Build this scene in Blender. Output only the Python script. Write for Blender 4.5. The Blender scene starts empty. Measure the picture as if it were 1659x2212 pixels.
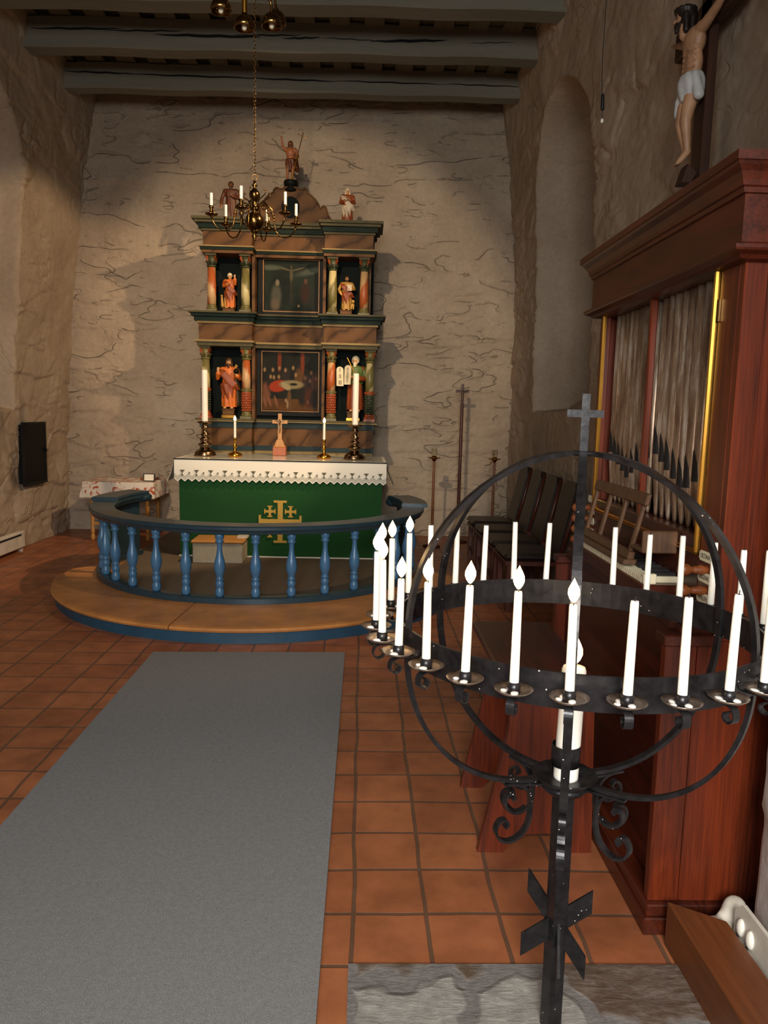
import bpy, math, random
import numpy as np
from mathutils import Vector, Matrix
random.seed(7); RNG = np.random.RandomState(11)
C = bpy.context.scene.collection
S = bpy.context.scene
PI = math.pi
R = math.radians
# ------------------------------------------------------------------ camera
YAW, PIT, ROLL, FPX = .030, -.1295, .024, 1650.
F = Vector((math.sin(YAW)*math.cos(PIT), math.cos(YAW)*math.cos(PIT), math.sin(PIT)))
r0 = Vector((math.cos(YAW), -math.sin(YAW), 0)); u0 = r0.cross(F)
RR = math.cos(ROLL)*r0 + math.sin(ROLL)*u0; UU = -math.sin(ROLL)*r0 + math.cos(ROLL)*u0
cd = bpy.data.cameras.new('camera'); cam = bpy.data.objects.new('camera', cd); C.objects.link(cam)
cd.sensor_fit = 'VERTICAL'; cd.sensor_height = 36; cd.lens = 36*FPX/2212; cd.clip_end = 60
M = Matrix((RR, UU, -F)).transposed().to_4x4(); M.translation = Vector((0, 0, 1.67)); cam.matrix_world = M
S.camera = cam
# ------------------------------------------------------------------ light and exposure
S.view_settings.view_transform = 'Standard'; S.view_settings.look = 'None'
S.view_settings.exposure = 0.55; S.view_settings.gamma = 1
W = bpy.data.worlds.new('world'); S.world = W; W.use_nodes = True
W.node_tree.nodes['Background'].inputs[0].default_value = (.80, .74, .66, 1)
W.node_tree.nodes['Background'].inputs[1].default_value = .04
def light(name, kind, loc, energy, col, target=None, **k):
    d = bpy.data.lights.new(name, kind); d.energy = energy; d.color = col
    for a, b in k.items(): setattr(d, a, b)
    o = bpy.data.objects.new(name, d); C.objects.link(o); o.location = loc
    if target: o.rotation_euler = (Vector(target)-Vector(loc)).to_track_quat('-Z', 'Y').to_euler()
    return o
WARM = (1, .70, .42); WARM2 = (1, .76, .52)
# two ceiling spotlights aimed at the altar, one from each side of the nave
light('spot_light', 'SPOT', (-1.35, 1.6, 4.95), 700, WARM2, (-.85, 10.2, 2.55), spot_size=R(39), spot_blend=.35, shadow_soft_size=.09)
light('spot_light', 'SPOT', (1.45, 6.1, 4.9), 420, WARM, (-3.3, 9.4, 1.3), spot_size=R(54), spot_blend=.25, shadow_soft_size=.05)
light('spot_light', 'SPOT', (1.2, 5.2, 5.0), 90, WARM, (-1.2, 6.6, .3), spot_size=R(60), spot_blend=.6, shadow_soft_size=.1)
# daylight from the nave windows behind the camera
light('nave_daylight', 'AREA', (-.1, -2.7, 2.9), 95, (.98, .97, .95), (.5, 3, .5), shape='RECTANGLE', size=1.6, size_y=2.0, spread=R(105))
light('nave_daylight', 'AREA', (-1.9, -2.4, 2.6), 45, (.95, .95, 1), (.7, 3, .4), shape='RECTANGLE', size=.8, size_y=.8)

# ------------------------------------------------------------------ helpers: materials
def rgb(r, g, b):
    f = lambda c: (c/255/12.92) if c/255 <= .04045 else ((c/255+.055)/1.055)**2.4
    return (f(r), f(g), f(b), 1)
class NT:
    def __init__(s, name):
        s.m = bpy.data.materials.new(name); s.m.use_nodes = True; s.t = s.m.node_tree
        s.b = s.t.nodes['Principled BSDF']; s.tc = s.n('ShaderNodeTexCoord')
    def n(s, kind, **k):
        x = s.t.nodes.new(kind)
        for a, v in k.items():
            if a.startswith('i_'): x.inputs[a[2:].replace('_', ' ')].default_value = v
            else: setattr(x, a, v)
        return x
    def l(s, a, b): s.t.links.new(a, b)
    def map(s, scale=(1, 1, 1), rot=(0, 0, 0), loc=(0, 0, 0), src='Object'):
        m = s.n('ShaderNodeMapping'); m.inputs['Scale'].default_value = scale
        m.inputs['Rotation'].default_value = rot; m.inputs['Location'].default_value = loc
        s.l(s.tc.outputs[src], m.inputs['Vector']); return m.outputs[0]
    def noise(s, vec, scale, detail=4, rough=.55, dist=0):
        x = s.n('ShaderNodeTexNoise'); x.inputs['Scale'].default_value = scale; x.inputs['Detail'].default_value = detail
        x.inputs['Roughness'].default_value = rough; x.inputs['Distortion'].default_value = dist
        s.l(vec, x.inputs['Vector']); return x.outputs[0]
    def ramp(s, fac, stops):
        x = s.n('ShaderNodeValToRGB'); e = x.color_ramp.elements
        while len(e) < len(stops): e.new(.5)
        for i, (p, c) in enumerate(stops): e[i].position = p; e[i].color = c
        s.l(fac, x.inputs[0]); return x.outputs[0]
    def mix(s, fac, a, b, mode='MIX'):
        x = s.n('ShaderNodeMix', data_type='RGBA', blend_type=mode)
        for v, i in ((fac, 0), (a, 6), (b, 7)):
            if hasattr(v, 'links') or hasattr(v, 'is_linked'): s.l(v, x.inputs[i])
            else: x.inputs[i].default_value = v
        return x.outputs[2]
    def bump(s, h, strength=.3, dist=.01):
        x = s.n('ShaderNodeBump'); x.inputs['Strength'].default_value = strength; x.inputs['Distance'].default_value = dist
        s.l(h, x.inputs['Height']); s.l(x.outputs[0], s.b.inputs['Normal'])
    def math(s, op, a, b=None, c=None):
        x = s.n('ShaderNodeMath', operation=op)
        for i, v in enumerate((a, b, c)):
            if v is None: continue
            if hasattr(v, 'is_linked'): s.l(v, x.inputs[i])
            else: x.inputs[i].default_value = v
        return x.outputs[0]
    def base(s, v):
        if hasattr(v, 'is_linked'): s.l(v, s.b.inputs['Base Color'])
        else: s.b.inputs['Base Color'].default_value = v
def simple(name, col, rough=.5, metal=0, var=.15, scale=8, bump=0, bscale=60, spec=.5, sss=0, stretch=(1, 1, 1)):
    t = NT(name); v = t.map(stretch)
    d = tuple(c*(1-var) for c in col[:3])+(1,); l = tuple(min(1, c*(1+var)) for c in col[:3])+(1,)
    t.base(t.ramp(t.noise(v, scale), [(.3, d), (.7, l)]))
    t.b.inputs['Roughness'].default_value = rough; t.b.inputs['Metallic'].default_value = metal
    t.b.inputs['Specular IOR Level'].default_value = spec
    if sss:
        t.b.inputs['Subsurface Weight'].default_value = sss; t.b.inputs['Subsurface Radius'].default_value = (.03, .02, .012)
        t.b.inputs['Subsurface Scale'].default_value = 1
    if bump: t.bump(t.noise(v, bscale), bump, .004)
    return t.m
def wood(name, dark, light_, scale=2.2, axis=2, rough=.38, bump=.08):
    t = NT(name); sc = [7, 7, 7]; sc[axis] = .7
    v = t.map(tuple(sc)); n1 = t.noise(v, scale, 6, .6, 1.2); sc2 = [40, 40, 40]; sc2[axis] = 1.2
    n2 = t.noise(t.map(tuple(sc2)), 3, 3)
    t.base(t.mix(.35, t.ramp(n1, [(.32, dark), (.68, light_)]), t.ramp(n2, [(.35, dark), (.65, light_)])))
    t.b.inputs['Roughness'].default_value = rough; t.bump(n2, bump, .002); return t.m
M_ = {}
def plaster(name, a, b, c, bs=.5, vs=(1, 1, 1), crack=None, cs=.85):
    t = NT(name); v = t.map(vs)
    n = t.noise(v, 1.3, 6, .6); big = t.ramp(n, [(.3, a), (.55, b), (.75, c)])
    sp = t.noise(v, 22, 5, .65)
    t.base(t.mix(.25, big, t.ramp(sp, [(.35, a), (.65, c)])))
    t.b.inputs['Roughness'].default_value = .92; t.b.inputs['Specular IOR Level'].default_value = .15
    w = t.noise(v, 9, 7, .62); 
    if crack:   # raised mortar lips between the rough-laid stones
        vv = t.map(crack); hgt = None
        for sc, off, lo in ((1.0, 0, .485), (1.6, 5.3, .52)):
            q = t.n('ShaderNodeMapping'); q.inputs['Location'].default_value = (off, off*2, off*.7); t.l(vv, q.inputs['Vector'])
            f = t.noise(q.outputs[0], sc, 2.2, .5, .25); ab = t.math('ABSOLUTE', t.math('SUBTRACT', f, .5)); ms = t.ramp(t.noise(v, 1.9*sc, 4, .6), [(lo, (0, 0, 0, 1)), (lo+.08, (1, 1, 1, 1))])
            ln = t.ramp(ab, [(0, (0, 0, 0, 1)), (.006, (.9, .9, .9, 1)), (.02, (1, 1, 1, 1)), (.07, (.6, .6, .6, 1))]); h_ = t.math('MULTIPLY', t.math('SUBTRACT', ln, .6), ms); hgt = h_ if hgt is None else t.math('ADD', hgt, h_)
        t.bump(t.math('ADD', t.math('MULTIPLY', w, .45), hgt), cs, .03)
    else: t.bump(w, bs, .02)
    return t.m
M_['plaster'] = plaster('whitewashed_stone', rgb(158, 139, 118), rgb(178, 160, 138), rgb(192, 177, 156), crack=(.85, .85, 2.5))
M_['plaster_side'] = plaster('whitewashed_side_wall', rgb(158, 139, 118), rgb(178, 160, 138), rgb(192, 177, 156), crack=(.7, .7, 1.5), cs=.3)
M_['jamb'] = plaster('smooth_plaster', rgb(190, 180, 162), rgb(202, 194, 176), rgb(214, 206, 190), .2)
M_['pier'] = plaster('pale_plaster', rgb(196, 190, 184), rgb(214, 208, 202), rgb(226, 222, 216), .35)
# terracotta tiles
t = NT('terracotta_tiles'); v = t.map()
br = t.n('ShaderNodeTexBrick', offset=0, squash=1)
for k, val in (('Scale', 1.), ('Mortar Size', .008), ('Mortar Smooth', .25), ('Bias', 0.), ('Brick Width', .2465), ('Row Height', .2480)): br.inputs[k].default_value = val
mp = t.map(loc=(-.014, -.152, 0)); wob = t.n('ShaderNodeVectorMath', operation='SCALE'); nz = t.n('ShaderNodeTexNoise'); nz.inputs['Scale'].default_value = 2.2
t.l(v, nz.inputs['Vector']); t.l(nz.outputs[1], wob.inputs[0]); wob.inputs['Scale'].default_value = .03
ad = t.n('ShaderNodeVectorMath', operation='ADD'); t.l(mp, ad.inputs[0]); t.l(wob.outputs[0], ad.inputs[1]); t.l(ad.outputs[0], br.inputs['Vector'])
br.inputs['Color1'].default_value = rgb(178, 110, 70); br.inputs['Color2'].default_value = rgb(156, 92, 58); br.inputs['Mortar'].default_value = rgb(112, 82, 62)
blot = t.noise(v, 5, 5, .6); col = t.mix(.55, br.outputs[0], t.mix(1, br.outputs[0], t.ramp(blot, [(.3, rgb(150, 140, 135)), (.65, rgb(255, 250, 245))]), 'MULTIPLY'))
t.base(col); t.l(t.ramp(t.noise(v, 12), [(.3, (.30, .30, .30, 1)), (.7, (.55, .55, .55, 1))]), t.b.inputs['Roughness'])
bh = t.math('ADD', t.math('MULTIPLY', br.outputs['Fac'], -1.0), t.math('MULTIPLY', t.noise(v, 14), .35)); t.bump(bh, .5, .006); M_['tile'] = t.m
# rubble stone threshold
t = NT('rubble_stone'); v = t.map()
wb = t.n('ShaderNodeTexNoise'); wb.inputs['Scale'].default_value = 5; t.l(v, wb.inputs['Vector'])
mx = t.n('ShaderNodeMix', data_type='RGBA'); mx.inputs[0].default_value = .12; t.l(v, mx.inputs[6]); t.l(wb.outputs[1], mx.inputs[7])
vo = t.n('ShaderNodeTexVoronoi', feature='DISTANCE_TO_EDGE'); vo.inputs['Scale'].default_value = 3.3; t.l(mx.outputs[2], vo.inputs['Vector'])
vc = t.n('ShaderNodeTexVoronoi'); vc.inputs['Scale'].default_value = 3.3; t.l(mx.outputs[2], vc.inputs['Vector'])
mask = t.ramp(vo.outputs[0], [(.04, (0, 0, 0, 1)), (.07, (1, 1, 1, 1))])
g1 = t.noise(t.map((3, 9, 9)), 6, 8, .7, .6); g2 = t.noise(v, 50, 4)
st = t.mix(.6, t.ramp(g1, [(.35, rgb(84, 66, 54)), (.5, rgb(122, 112, 100)), (.65, rgb(168, 160, 150))]), t.ramp(vc.outputs[1], [(.35, rgb(96, 66, 44)), (.5, rgb(120, 110, 84)), (.65, rgb(186, 182, 172))]))
st = t.mix(.35, st, t.mix(1, st, t.ramp(t.noise(v, 26, 6, .8), [(.35, rgb(90, 80, 70)), (.65, (1, 1, 1, 1))]), 'MULTIPLY')); t.base(t.mix(mask, t.ramp(g2, [(.3, rgb(112, 106, 100)), (.7, rgb(134, 128, 122))]), st)); t.b.inputs['Roughness'].default_value = .8
t.bump(t.math('ADD', t.math('MULTIPLY', g1, .5), t.math('MULTIPLY', mask, .5)), .8, .015); M_['rubble'] = t.m
# carpet
def carpet(name, a, b, sc=300):
    t = NT(name); v = t.map(); n = t.noise(v, sc, 3, .8); t.base(t.mix(.2, t.ramp(n, [(.38, a), (.62, b)]), t.ramp(t.noise(v, 60, 5), [(.3, a), (.7, b)])))
    t.b.inputs['Roughness'].default_value = 1; t.b.inputs['Specular IOR Level'].default_value = .05; t.bump(n, .6, .004); return t.m
M_['carpet'] = carpet('grey_carpet', rgb(104, 103, 101), rgb(157, 156, 154))
M_['carpet2'] = carpet('brown_grey_carpet', rgb(104, 92, 78), rgb(128, 114, 98))
M_['beam'] = plaster('painted_beam', rgb(116, 113, 100), rgb(130, 126, 110), rgb(140, 134, 116), .15, (.4, 3, 3))
M_['board'] = wood('ceiling_boards', rgb(104, 96, 78), rgb(130, 120, 98), axis=1, rough=.8)
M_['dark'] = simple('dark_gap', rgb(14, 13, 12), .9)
M_['blue'] = simple('blue_paint', rgb(70, 112, 146), .32, var=.12, bump=.1, bscale=30)
M_['teal'] = simple('dark_blue_paint', rgb(40, 62, 72), .34, var=.12, bump=.1, bscale=20)
M_['navy'] = simple('riser_blue_paint', rgb(34, 68, 88), .45, var=.15, scale=5)
M_['pad'] = simple('tan_leather', rgb(186, 124, 66), .42, var=.25, scale=4, bump=.15, bscale=40)
M_['teak'] = simple('tan_upholstery', rgb(196, 138, 72), .6, var=.1)
M_['stoolside'] = simple('beige_cloth', rgb(176, 166, 142), .9)
M_['green'] = simple('green_frontal', rgb(8, 70, 16), .85, var=.15, scale=90, bump=.2, bscale=300, stretch=(1, 1, 3))
M_['goldcloth'] = simple('gold_embroidery', rgb(198, 154, 58), .6, .2, var=.25, scale=120, bump=.4, bscale=200)
M_['white'] = simple('white_linen', rgb(236, 230, 214), .8, var=.04)
M_['brass'] = simple('polished_brass', rgb(196, 146, 58), .2, 1, var=.12)
M_['bronze'] = simple('dark_brass', rgb(120, 92, 52), .22, 1, var=.25, scale=14)
M_['pewter'] = simple('old_bronze', rgb(122, 102, 80), .24, 1, var=.2, scale=14)
M_['gold'] = simple('gilding', rgb(176, 128, 52), .3, 1, var=.12)
M_['wax'] = simple('white_wax', rgb(248, 240, 224), .45, var=.02, sss=.35)
M_['wick'] = simple('burnt_wick', rgb(30, 24, 20), .9)
M_['iron'] = None
t = NT('wrought_iron'); v = t.map(); n = t.noise(v, 26, 5, .6)
vw = t.n('ShaderNodeTexVoronoi'); vw.inputs['Scale'].default_value = 70; t.l(v, vw.inputs['Vector'])
sp = t.math('MULTIPLY', t.math('LESS_THAN', vw.outputs[0], .13), t.math('GREATER_THAN', t.noise(v, 9, 2), .60))
t.base(t.mix(sp, t.ramp(n, [(.3, rgb(18, 17, 18)), (.7, rgb(44, 41, 42))]), rgb(205, 198, 188)))
t.b.inputs['Roughness'].default_value = .33; t.b.inputs['Metallic'].default_value = .35; t.bump(t.noise(v, 35, 4), .25, .003); M_['iron'] = t.m
M_['pan'] = simple('waxy_drip_pan', rgb(132, 116, 102), .32, .75, var=.5, scale=45, bump=.4, bscale=60)
M_['waxdrip'] = simple('spilled_wax', rgb(226, 218, 208), .4, var=.05, sss=.2)
M_['mahog'] = wood('mahogany', rgb(44, 15, 8), rgb(114, 44, 17), 1.6, 2, .34)
M_['mahogy'] = wood('mahogany_along', rgb(38, 14, 8), rgb(88, 34, 15), 1.6, 1, .34)
M_['walnut'] = wood('brown_wood', rgb(92, 50, 26), rgb(142, 84, 46), 1.6, 1, .4)
M_['oak'] = wood('golden_wood', rgb(168, 112, 48), rgb(206, 152, 78), 2, 2, .4)
M_['deskwood'] = wood('desk_wood', rgb(58, 38, 24), rgb(98, 66, 40), 2, 2, .45)
M_['kerb'] = wood('kerb_wood', rgb(80, 42, 20), rgb(118, 66, 32), 1.3, 1, .4)
M_['chairpad'] = simple('black_leather', rgb(34, 27, 22), .42, var=.4, scale=20, bump=.5, bscale=30)
M_['chairwood'] = wood('dark_carved_wood', rgb(48, 20, 12), rgb(88, 40, 24), 2, 2, .4)
M_['radiator'] = simple('white_enamel', rgb(214, 206, 190), .4)
M_['ivory'] = simple('ivory', rgb(226, 214, 180), .4, var=.05)
M_['ink'] = simple('black_ink', rgb(18, 15, 12), .6)
M_['pipe'] = None
t = NT('tin_organ_pipe'); v = t.map((9, 9, 1.2)); n = t.noise(v, 3.2, 6, .7)
t.base(t.ramp(n, [(.3, rgb(96, 66, 48)), (.5, rgb(150, 122, 96)), (.7, rgb(214, 198, 176))]))
t.b.inputs['Metallic'].default_value = .6; t.l(t.ramp(n, [(.3, (.42,)*3+(1,)), (.7, (.24,)*3+(1,))]), t.b.inputs['Roughness']); M_['pipe'] = t.m
# retable paint
def marble(name, a, b, c):
    t = NT(name); v = t.map((1, 1, 1), (0, R(38), 0)); w = t.n('ShaderNodeTexWave', bands_direction='Z'); w.inputs['Scale'].default_value = 1.6
    w.inputs['Distortion'].default_value = 9; w.inputs['Detail'].default_value = 4; t.l(v, w.inputs['Vector'])
    t.base(t.mix(.4, t.ramp(w.outputs[1], [(.02, c), (.12, a), (.8, b)]), t.ramp(t.noise(v, 6, 5), [(.3, a), (.7, b)])))
    t.b.inputs['Roughness'].default_value = .55; t.b.inputs['Specular IOR Level'].default_value = .15; return t.m
M_['marble'] = marble('marbled_paint', rgb(88, 60, 34), rgb(112, 78, 46), rgb(48, 32, 20))
M_['trim'] = simple('grey_green_paint', rgb(84, 78, 54), .6, var=.15, scale=14, spec=.15)
M_['trimdark'] = simple('dark_green_paint', rgb(20, 36, 28), .6, var=.2, scale=12, spec=.15)
M_['slate'] = simple('slate_blue_paint', rgb(46, 60, 62), .6, var=.15, spec=.15)
M_['oldgilt'] = simple('tarnished_gilt', rgb(122, 86, 44), .5, .3, var=.3)
M_['cream'] = simple('cream_paint', rgb(150, 128, 84), .6, var=.12, spec=.15)
M_['nichebg'] = simple('niche_paint', rgb(24, 30, 28), .8, var=.2, scale=5, spec=.1)
M_['black'] = simple('black_paint', rgb(15, 16, 14), .6, spec=.2)
M_['caporange'] = simple('red_orange_paint', rgb(156, 74, 36), .45, var=.3, scale=40)
M_['capgreen'] = simple('olive_paint', rgb(104, 96, 52), .45, var=.3, scale=40)
M_['olivedark'] = simple('dark_olive_paint', rgb(56, 62, 38), .45, var=.3, scale=40)
def twist(name, a, b, s=1):
    t = NT(name); sx = t.n('ShaderNodeSeparateXYZ'); t.l(t.tc.outputs['Object'], sx.inputs[0])
    an = t.math('ARCTAN2', sx.outputs[1], sx.outputs[0])
    ph = t.math('ADD', t.math('MULTIPLY', sx.outputs[2], 13*s), t.math('ADD', an, t.math('MULTIPLY', t.noise(t.map(), 9, 4), 3.4)))
    t.base(t.ramp(t.math('MULTIPLY_ADD', t.math('SINE', ph), .5, .5), [(.40, a), (.80, b)])); t.b.inputs['Roughness'].default_value = .4; return t.m
M_['tworange'] = twist('orange_twist', rgb(178, 92, 44), rgb(206, 166, 116)); M_['tworange2'] = twist('orange_twist_mirrored', rgb(178, 92, 44), rgb(206, 166, 116), -1)
M_['twgreen'] = twist('green_twist', rgb(116, 108, 60), rgb(204, 190, 134)); M_['twgreen2'] = twist('green_twist_mirrored', rgb(116, 108, 60), rgb(204, 190, 134), -1)
def fold(name, col, rough=.5): return simple(name, col, rough, var=.22, scale=10)
M_['rorange'] = fold('orange_robe', rgb(212, 112, 42)); M_['rred'] = fold('red_robe', rgb(140, 66, 28)); M_['rdeep'] = fold('dark_red_robe', rgb(88, 46, 24))
M_['rwhite'] = fold('white_robe', rgb(206, 186, 154)); M_['rgreen'] = fold('green_robe', rgb(84, 104, 42)); M_['rdark'] = fold('dark_robe', rgb(70, 58, 36)); M_['ryellow'] = fold('ochre_robe', rgb(184, 140, 62))
M_['skin'] = fold('painted_skin', rgb(212, 160, 108)); M_['skind'] = fold('dark_wood_skin', rgb(150, 88, 48)); M_['hairb'] = fold('brown_hair', rgb(76, 46, 24)); M_['hairg'] = fold('pale_beard', rgb(226, 212, 178)); M_['hairk'] = fold('black_hair', rgb(30, 20, 16))
M_['cskin'] = fold('crucifix_skin', rgb(176, 134, 100)); M_['cwood'] = wood('crucifix_wood', rgb(44, 24, 14), rgb(74, 42, 24), 2, 2, .5); M_['loin'] = fold('loincloth', rgb(196, 196, 192))
t = NT('floral_cloth'); v = t.map(); n = t.noise(v, 11, 5, .7, 1.5); n2 = t.noise(v, 5, 2)
t.base(t.mix(t.math('MULTIPLY', t.math('GREATER_THAN', n, .53), t.math('GREATER_THAN', n2, .48)), rgb(226, 214, 196), rgb(178, 84, 52))); t.b.inputs['Roughness'].default_value = .85; M_['floral'] = t.m
t = NT('glass_chimney'); t.base((.95, .95, .9, 1)); t.b.inputs['Roughness'].default_value = .05; t.b.inputs['Transmission Weight'].default_value = 1; t.b.inputs['IOR'].default_value = 1.05; M_['glass'] = t.m
def emis(name, col, st):
    t = NT(name); t.base(col); t.b.inputs['Emission Color'].default_value = col; t.b.inputs['Emission Strength'].default_value = st; return t.m
M_['flame'] = emis('flame', (1, .66, .30, 1), 9)
# lace linen: UV.x along cloth, UV.y height above the zigzag edge
t = NT('lace_linen'); sx = t.n('ShaderNodeSeparateXYZ'); t.l(t.tc.outputs['UV'], sx.inputs[0]); x_, y_ = sx.outputs[0], sx.outputs[1]
gr = t.math('MULTIPLY', t.math('SINE', t.math('MULTIPLY', x_, 560)), t.math('SINE', t.math('MULTIPLY', y_, 560)))
band = t.math('MULTIPLY', t.math('GREATER_THAN', y_, .012), t.math('LESS_THAN', y_, .058))
t.base(t.mix(t.math('MULTIPLY', t.math('GREATER_THAN', gr, .12), band), rgb(238, 232, 214), rgb(96, 92, 70))); t.b.inputs['Roughness'].default_value = .85; M_['lace'] = t.m
t = NT('painted_canvas'); at = t.n('ShaderNodeAttribute', attribute_name='Col'); t.l(at.outputs[0], t.b.inputs['Base Color']); t.b.inputs['Roughness'].default_value = .6; t.b.inputs['Specular IOR Level'].default_value = .15; M_['canvas'] = t.m

# ------------------------------------------------------------------ helpers: meshes
def link(name, me, parent=None, loc=None):
    o = bpy.data.objects.new(name, me); C.objects.link(o)
    if parent: o.parent = parent
    if loc is not None: o.location = loc
    return o
def tag(o, label=None, cat=None, group=None, kind=None):
    if label: o['label'] = label
    if cat: o['category'] = cat
    if group: o['group'] = group
    if kind: o['kind'] = kind
    return o
def thing(name, loc, label, cat, group=None, rz=0):
    o = bpy.data.objects.new(name, None); o.empty_display_size = .05; C.objects.link(o); o.location = loc; o.rotation_euler = (0, 0, rz)
    return tag(o, label, cat, group)
def clone(o, parent=None):
    c = o.copy(); C.objects.link(c); c.parent = parent
    for ch in list(o.children): clone(ch, c)
    return c
class MB:
    def __init__(s): s.v = []; s.f = []; s.mi = []; s.sm = []; s.mats = []
    def m(s, mat):
        if mat not in s.mats: s.mats.append(mat)
        return s.mats.index(mat)
    def add(s, vs, fs, mat=None, smooth=False, T=None):
        o = len(s.v); s.v += [tuple(T @ Vector(p)) if T else tuple(p) for p in vs]
        k = s.m(mat) if mat else 0
        for f in fs: s.f.append([i+o for i in f]); s.mi.append(k); s.sm.append(smooth)
        return s
    def box(s, a, b, mat=None, T=None, bev=0):
        (x0, y0, z0), (x1, y1, z1) = a, b
        if bev <= 0:
            vs = [(x, y, z) for z in (z0, z1) for y in (y0, y1) for x in (x0, x1)]
            return s.add(vs, [(0, 2, 3, 1), (4, 5, 7, 6), (0, 1, 5, 4), (1, 3, 7, 5), (3, 2, 6, 7), (2, 0, 4, 6)], mat, False, T)
        e = min(bev, (x1-x0)/2.01, (y1-y0)/2.01, (z1-z0)/2.01); vs = []
        idx = {}
        for sx in (0, 1):
            for sy in (0, 1):
                for sz in (0, 1):
                    X, Y, Z = (x0, x1)[sx], (y0, y1)[sy], (z0, z1)[sz]; dx, dy, dz = (e, -e)[sx], (e, -e)[sy], (e, -e)[sz]
                    for k, p in enumerate(((X, Y+dy, Z+dz), (X+dx, Y, Z+dz), (X+dx, Y+dy, Z))): idx[sx, sy, sz, k] = len(vs); vs.append(p)
        fs = []
        for q in (0, 1):
            fs.append([idx[q, a_, b_, 0] for a_, b_ in ((0, 0), (1, 0), (1, 1), (0, 1))]); fs.append([idx[a_, q, b_, 1] for a_, b_ in ((0, 0), (1, 0), (1, 1), (0, 1))]); fs.append([idx[a_, b_, q, 2] for a_, b_ in ((0, 0), (1, 0), (1, 1), (0, 1))])
            for w in (0, 1):
                fs.append([idx[q, w, 0, 0], idx[q, w, 1, 0], idx[q, w, 1, 1], idx[q, w, 0, 1]]); fs.append([idx[q, 0, w, 0], idx[q, 1, w, 0], idx[q, 1, w, 2], idx[q, 0, w, 2]]); fs.append([idx[0, q, w, 1], idx[1, q, w, 1], idx[1, q, w, 2], idx[0, q, w, 2]])
                for z in (0, 1): fs.append([idx[q, w, z, k] for k in range(3)])
        return s.add(vs, fs, mat, False, T)
    def lathe(s, prof, mat=None, n=20, T=None, smooth=True, caps=True):
        vs = []; fs = []
        for r, z in prof:
            for i in range(n): a = 2*PI*i/n; vs.append((r*math.cos(a), r*math.sin(a), z))
        for j in range(len(prof)-1):
            for i in range(n): k = (i+1) % n; fs.append((j*n+i, j*n+k, (j+1)*n+k, (j+1)*n+i))
        if caps:
            if prof[0][0] > 1e-4: fs.append(tuple(range(n))[::-1])
            if prof[-1][0] > 1e-4: fs.append(tuple((len(prof)-1)*n+i for i in range(n)))
        return s.add(vs, fs, mat, smooth, T)
    def sweep(s, path, sec, mat=None, up=None, closed=False, smooth=True, T=None, scale=None, caps=True):
        """sec = cross-section points (a, b) on (side, up)"""
        P = [Vector(p) for p in path]; n = len(P); m = len(sec); vs = []; fs = []; lastn = None
        for i, p in enumerate(P):
            if closed: tdir = (P[(i+1) % n]-P[i-1]).normalized()
            else: tdir = (P[min(i+1, n-1)]-P[max(i-1, 0)]).normalized()
            if up is not None:
                u = Vector(up(i) if callable(up) else up); side = tdir.cross(u).normalized(); u = side.cross(tdir).normalized()
            else:
                if lastn is None:
                    a = Vector((0, 0, 1)) if abs(tdir.z) < .9 else Vector((1, 0, 0)); side = tdir.cross(a).normalized()
                else: side = (lastn-tdir*lastn.dot(tdir)).normalized()
                lastn = side; u = side.cross(tdir).normalized()
            k = scale(i/(n-1)) if scale else 1
            for a, b in sec: vs.append(tuple(p+side*a*k+u*b*k))
        for i in range(n if closed else n-1):
            j = (i+1) % n
            for q in range(m): w = (q+1) % m; fs.append((i*m+q, i*m+w, j*m+w, j*m+q))
        if not closed and caps: fs.append(tuple(range(m))[::-1]); fs.append(tuple((n-1)*m+q for q in range(m)))
        return s.add(vs, fs, mat, smooth, T)
    def tube(s, path, r, mat=None, n=8, closed=False, T=None, scale=None):
        return s.sweep(path, [(r*math.cos(2*PI*i/n), r*math.sin(2*PI*i/n)) for i in range(n)], mat, closed=closed, T=T, scale=scale)
    def strip(s, path, w, t, up, mat=None, closed=False, T=None):
        return s.sweep(path, [(-w/2, -t/2), (w/2, -t/2), (w/2, t/2), (-w/2, t/2)], mat, up=up, closed=closed, smooth=False, T=T)
    def ball(s, c, r, mat=None, n=14, T=None):
        rx, ry, rz = (r, r, r) if not hasattr(r, '__len__') else r; m = n//2+1; vs = []; fs = []
        for j in range(m+1):
            th = PI*j/m
            for i in range(n): a = 2*PI*i/n; vs.append((c[0]+rx*math.sin(th)*math.cos(a), c[1]+ry*math.sin(th)*math.sin(a), c[2]-rz*math.cos(th)))
        for j in range(m):
            for i in range(n): k = (i+1) % n; fs.append((j*n+i, j*n+k, (j+1)*n+k, (j+1)*n+i))
        return s.add(vs, fs, mat, True, T)
    def cap(s, p, q, r1, r2, mat=None, n=10):
        p, q = Vector(p), Vector(q); d = q-p; L = d.length
        T = Matrix.Translation(p) @ d.to_track_quat('Z', 'Y').to_matrix().to_4x4()
        pr = [(r1*math.sin(a), -r1*math.cos(a)) for a in [PI/2*k/4 for k in range(5)]] + [(r2*math.cos(a), L+r2*math.sin(a)) for a in [PI/2*k/4 for k in range(5)]]
        return s.lathe(pr, mat, n, T)
    def prism(s, poly, h0, h1, mat=None, axis='z', T=None):
        n = len(poly); f = {'z': lambda a, b, h: (a, b, h), 'y': lambda a, b, h: (a, h, b), 'x': lambda a, b, h: (h, a, b)}[axis]
        vs = [f(a, b, h0) for a, b in poly]+[f(a, b, h1) for a, b in poly]
        fs = [tuple(range(n))[::-1], tuple(range(n, 2*n))]+[(i, (i+1) % n, n+(i+1) % n, n+i) for i in range(n)]
        return s.add(vs, fs, mat, False, T)
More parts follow.
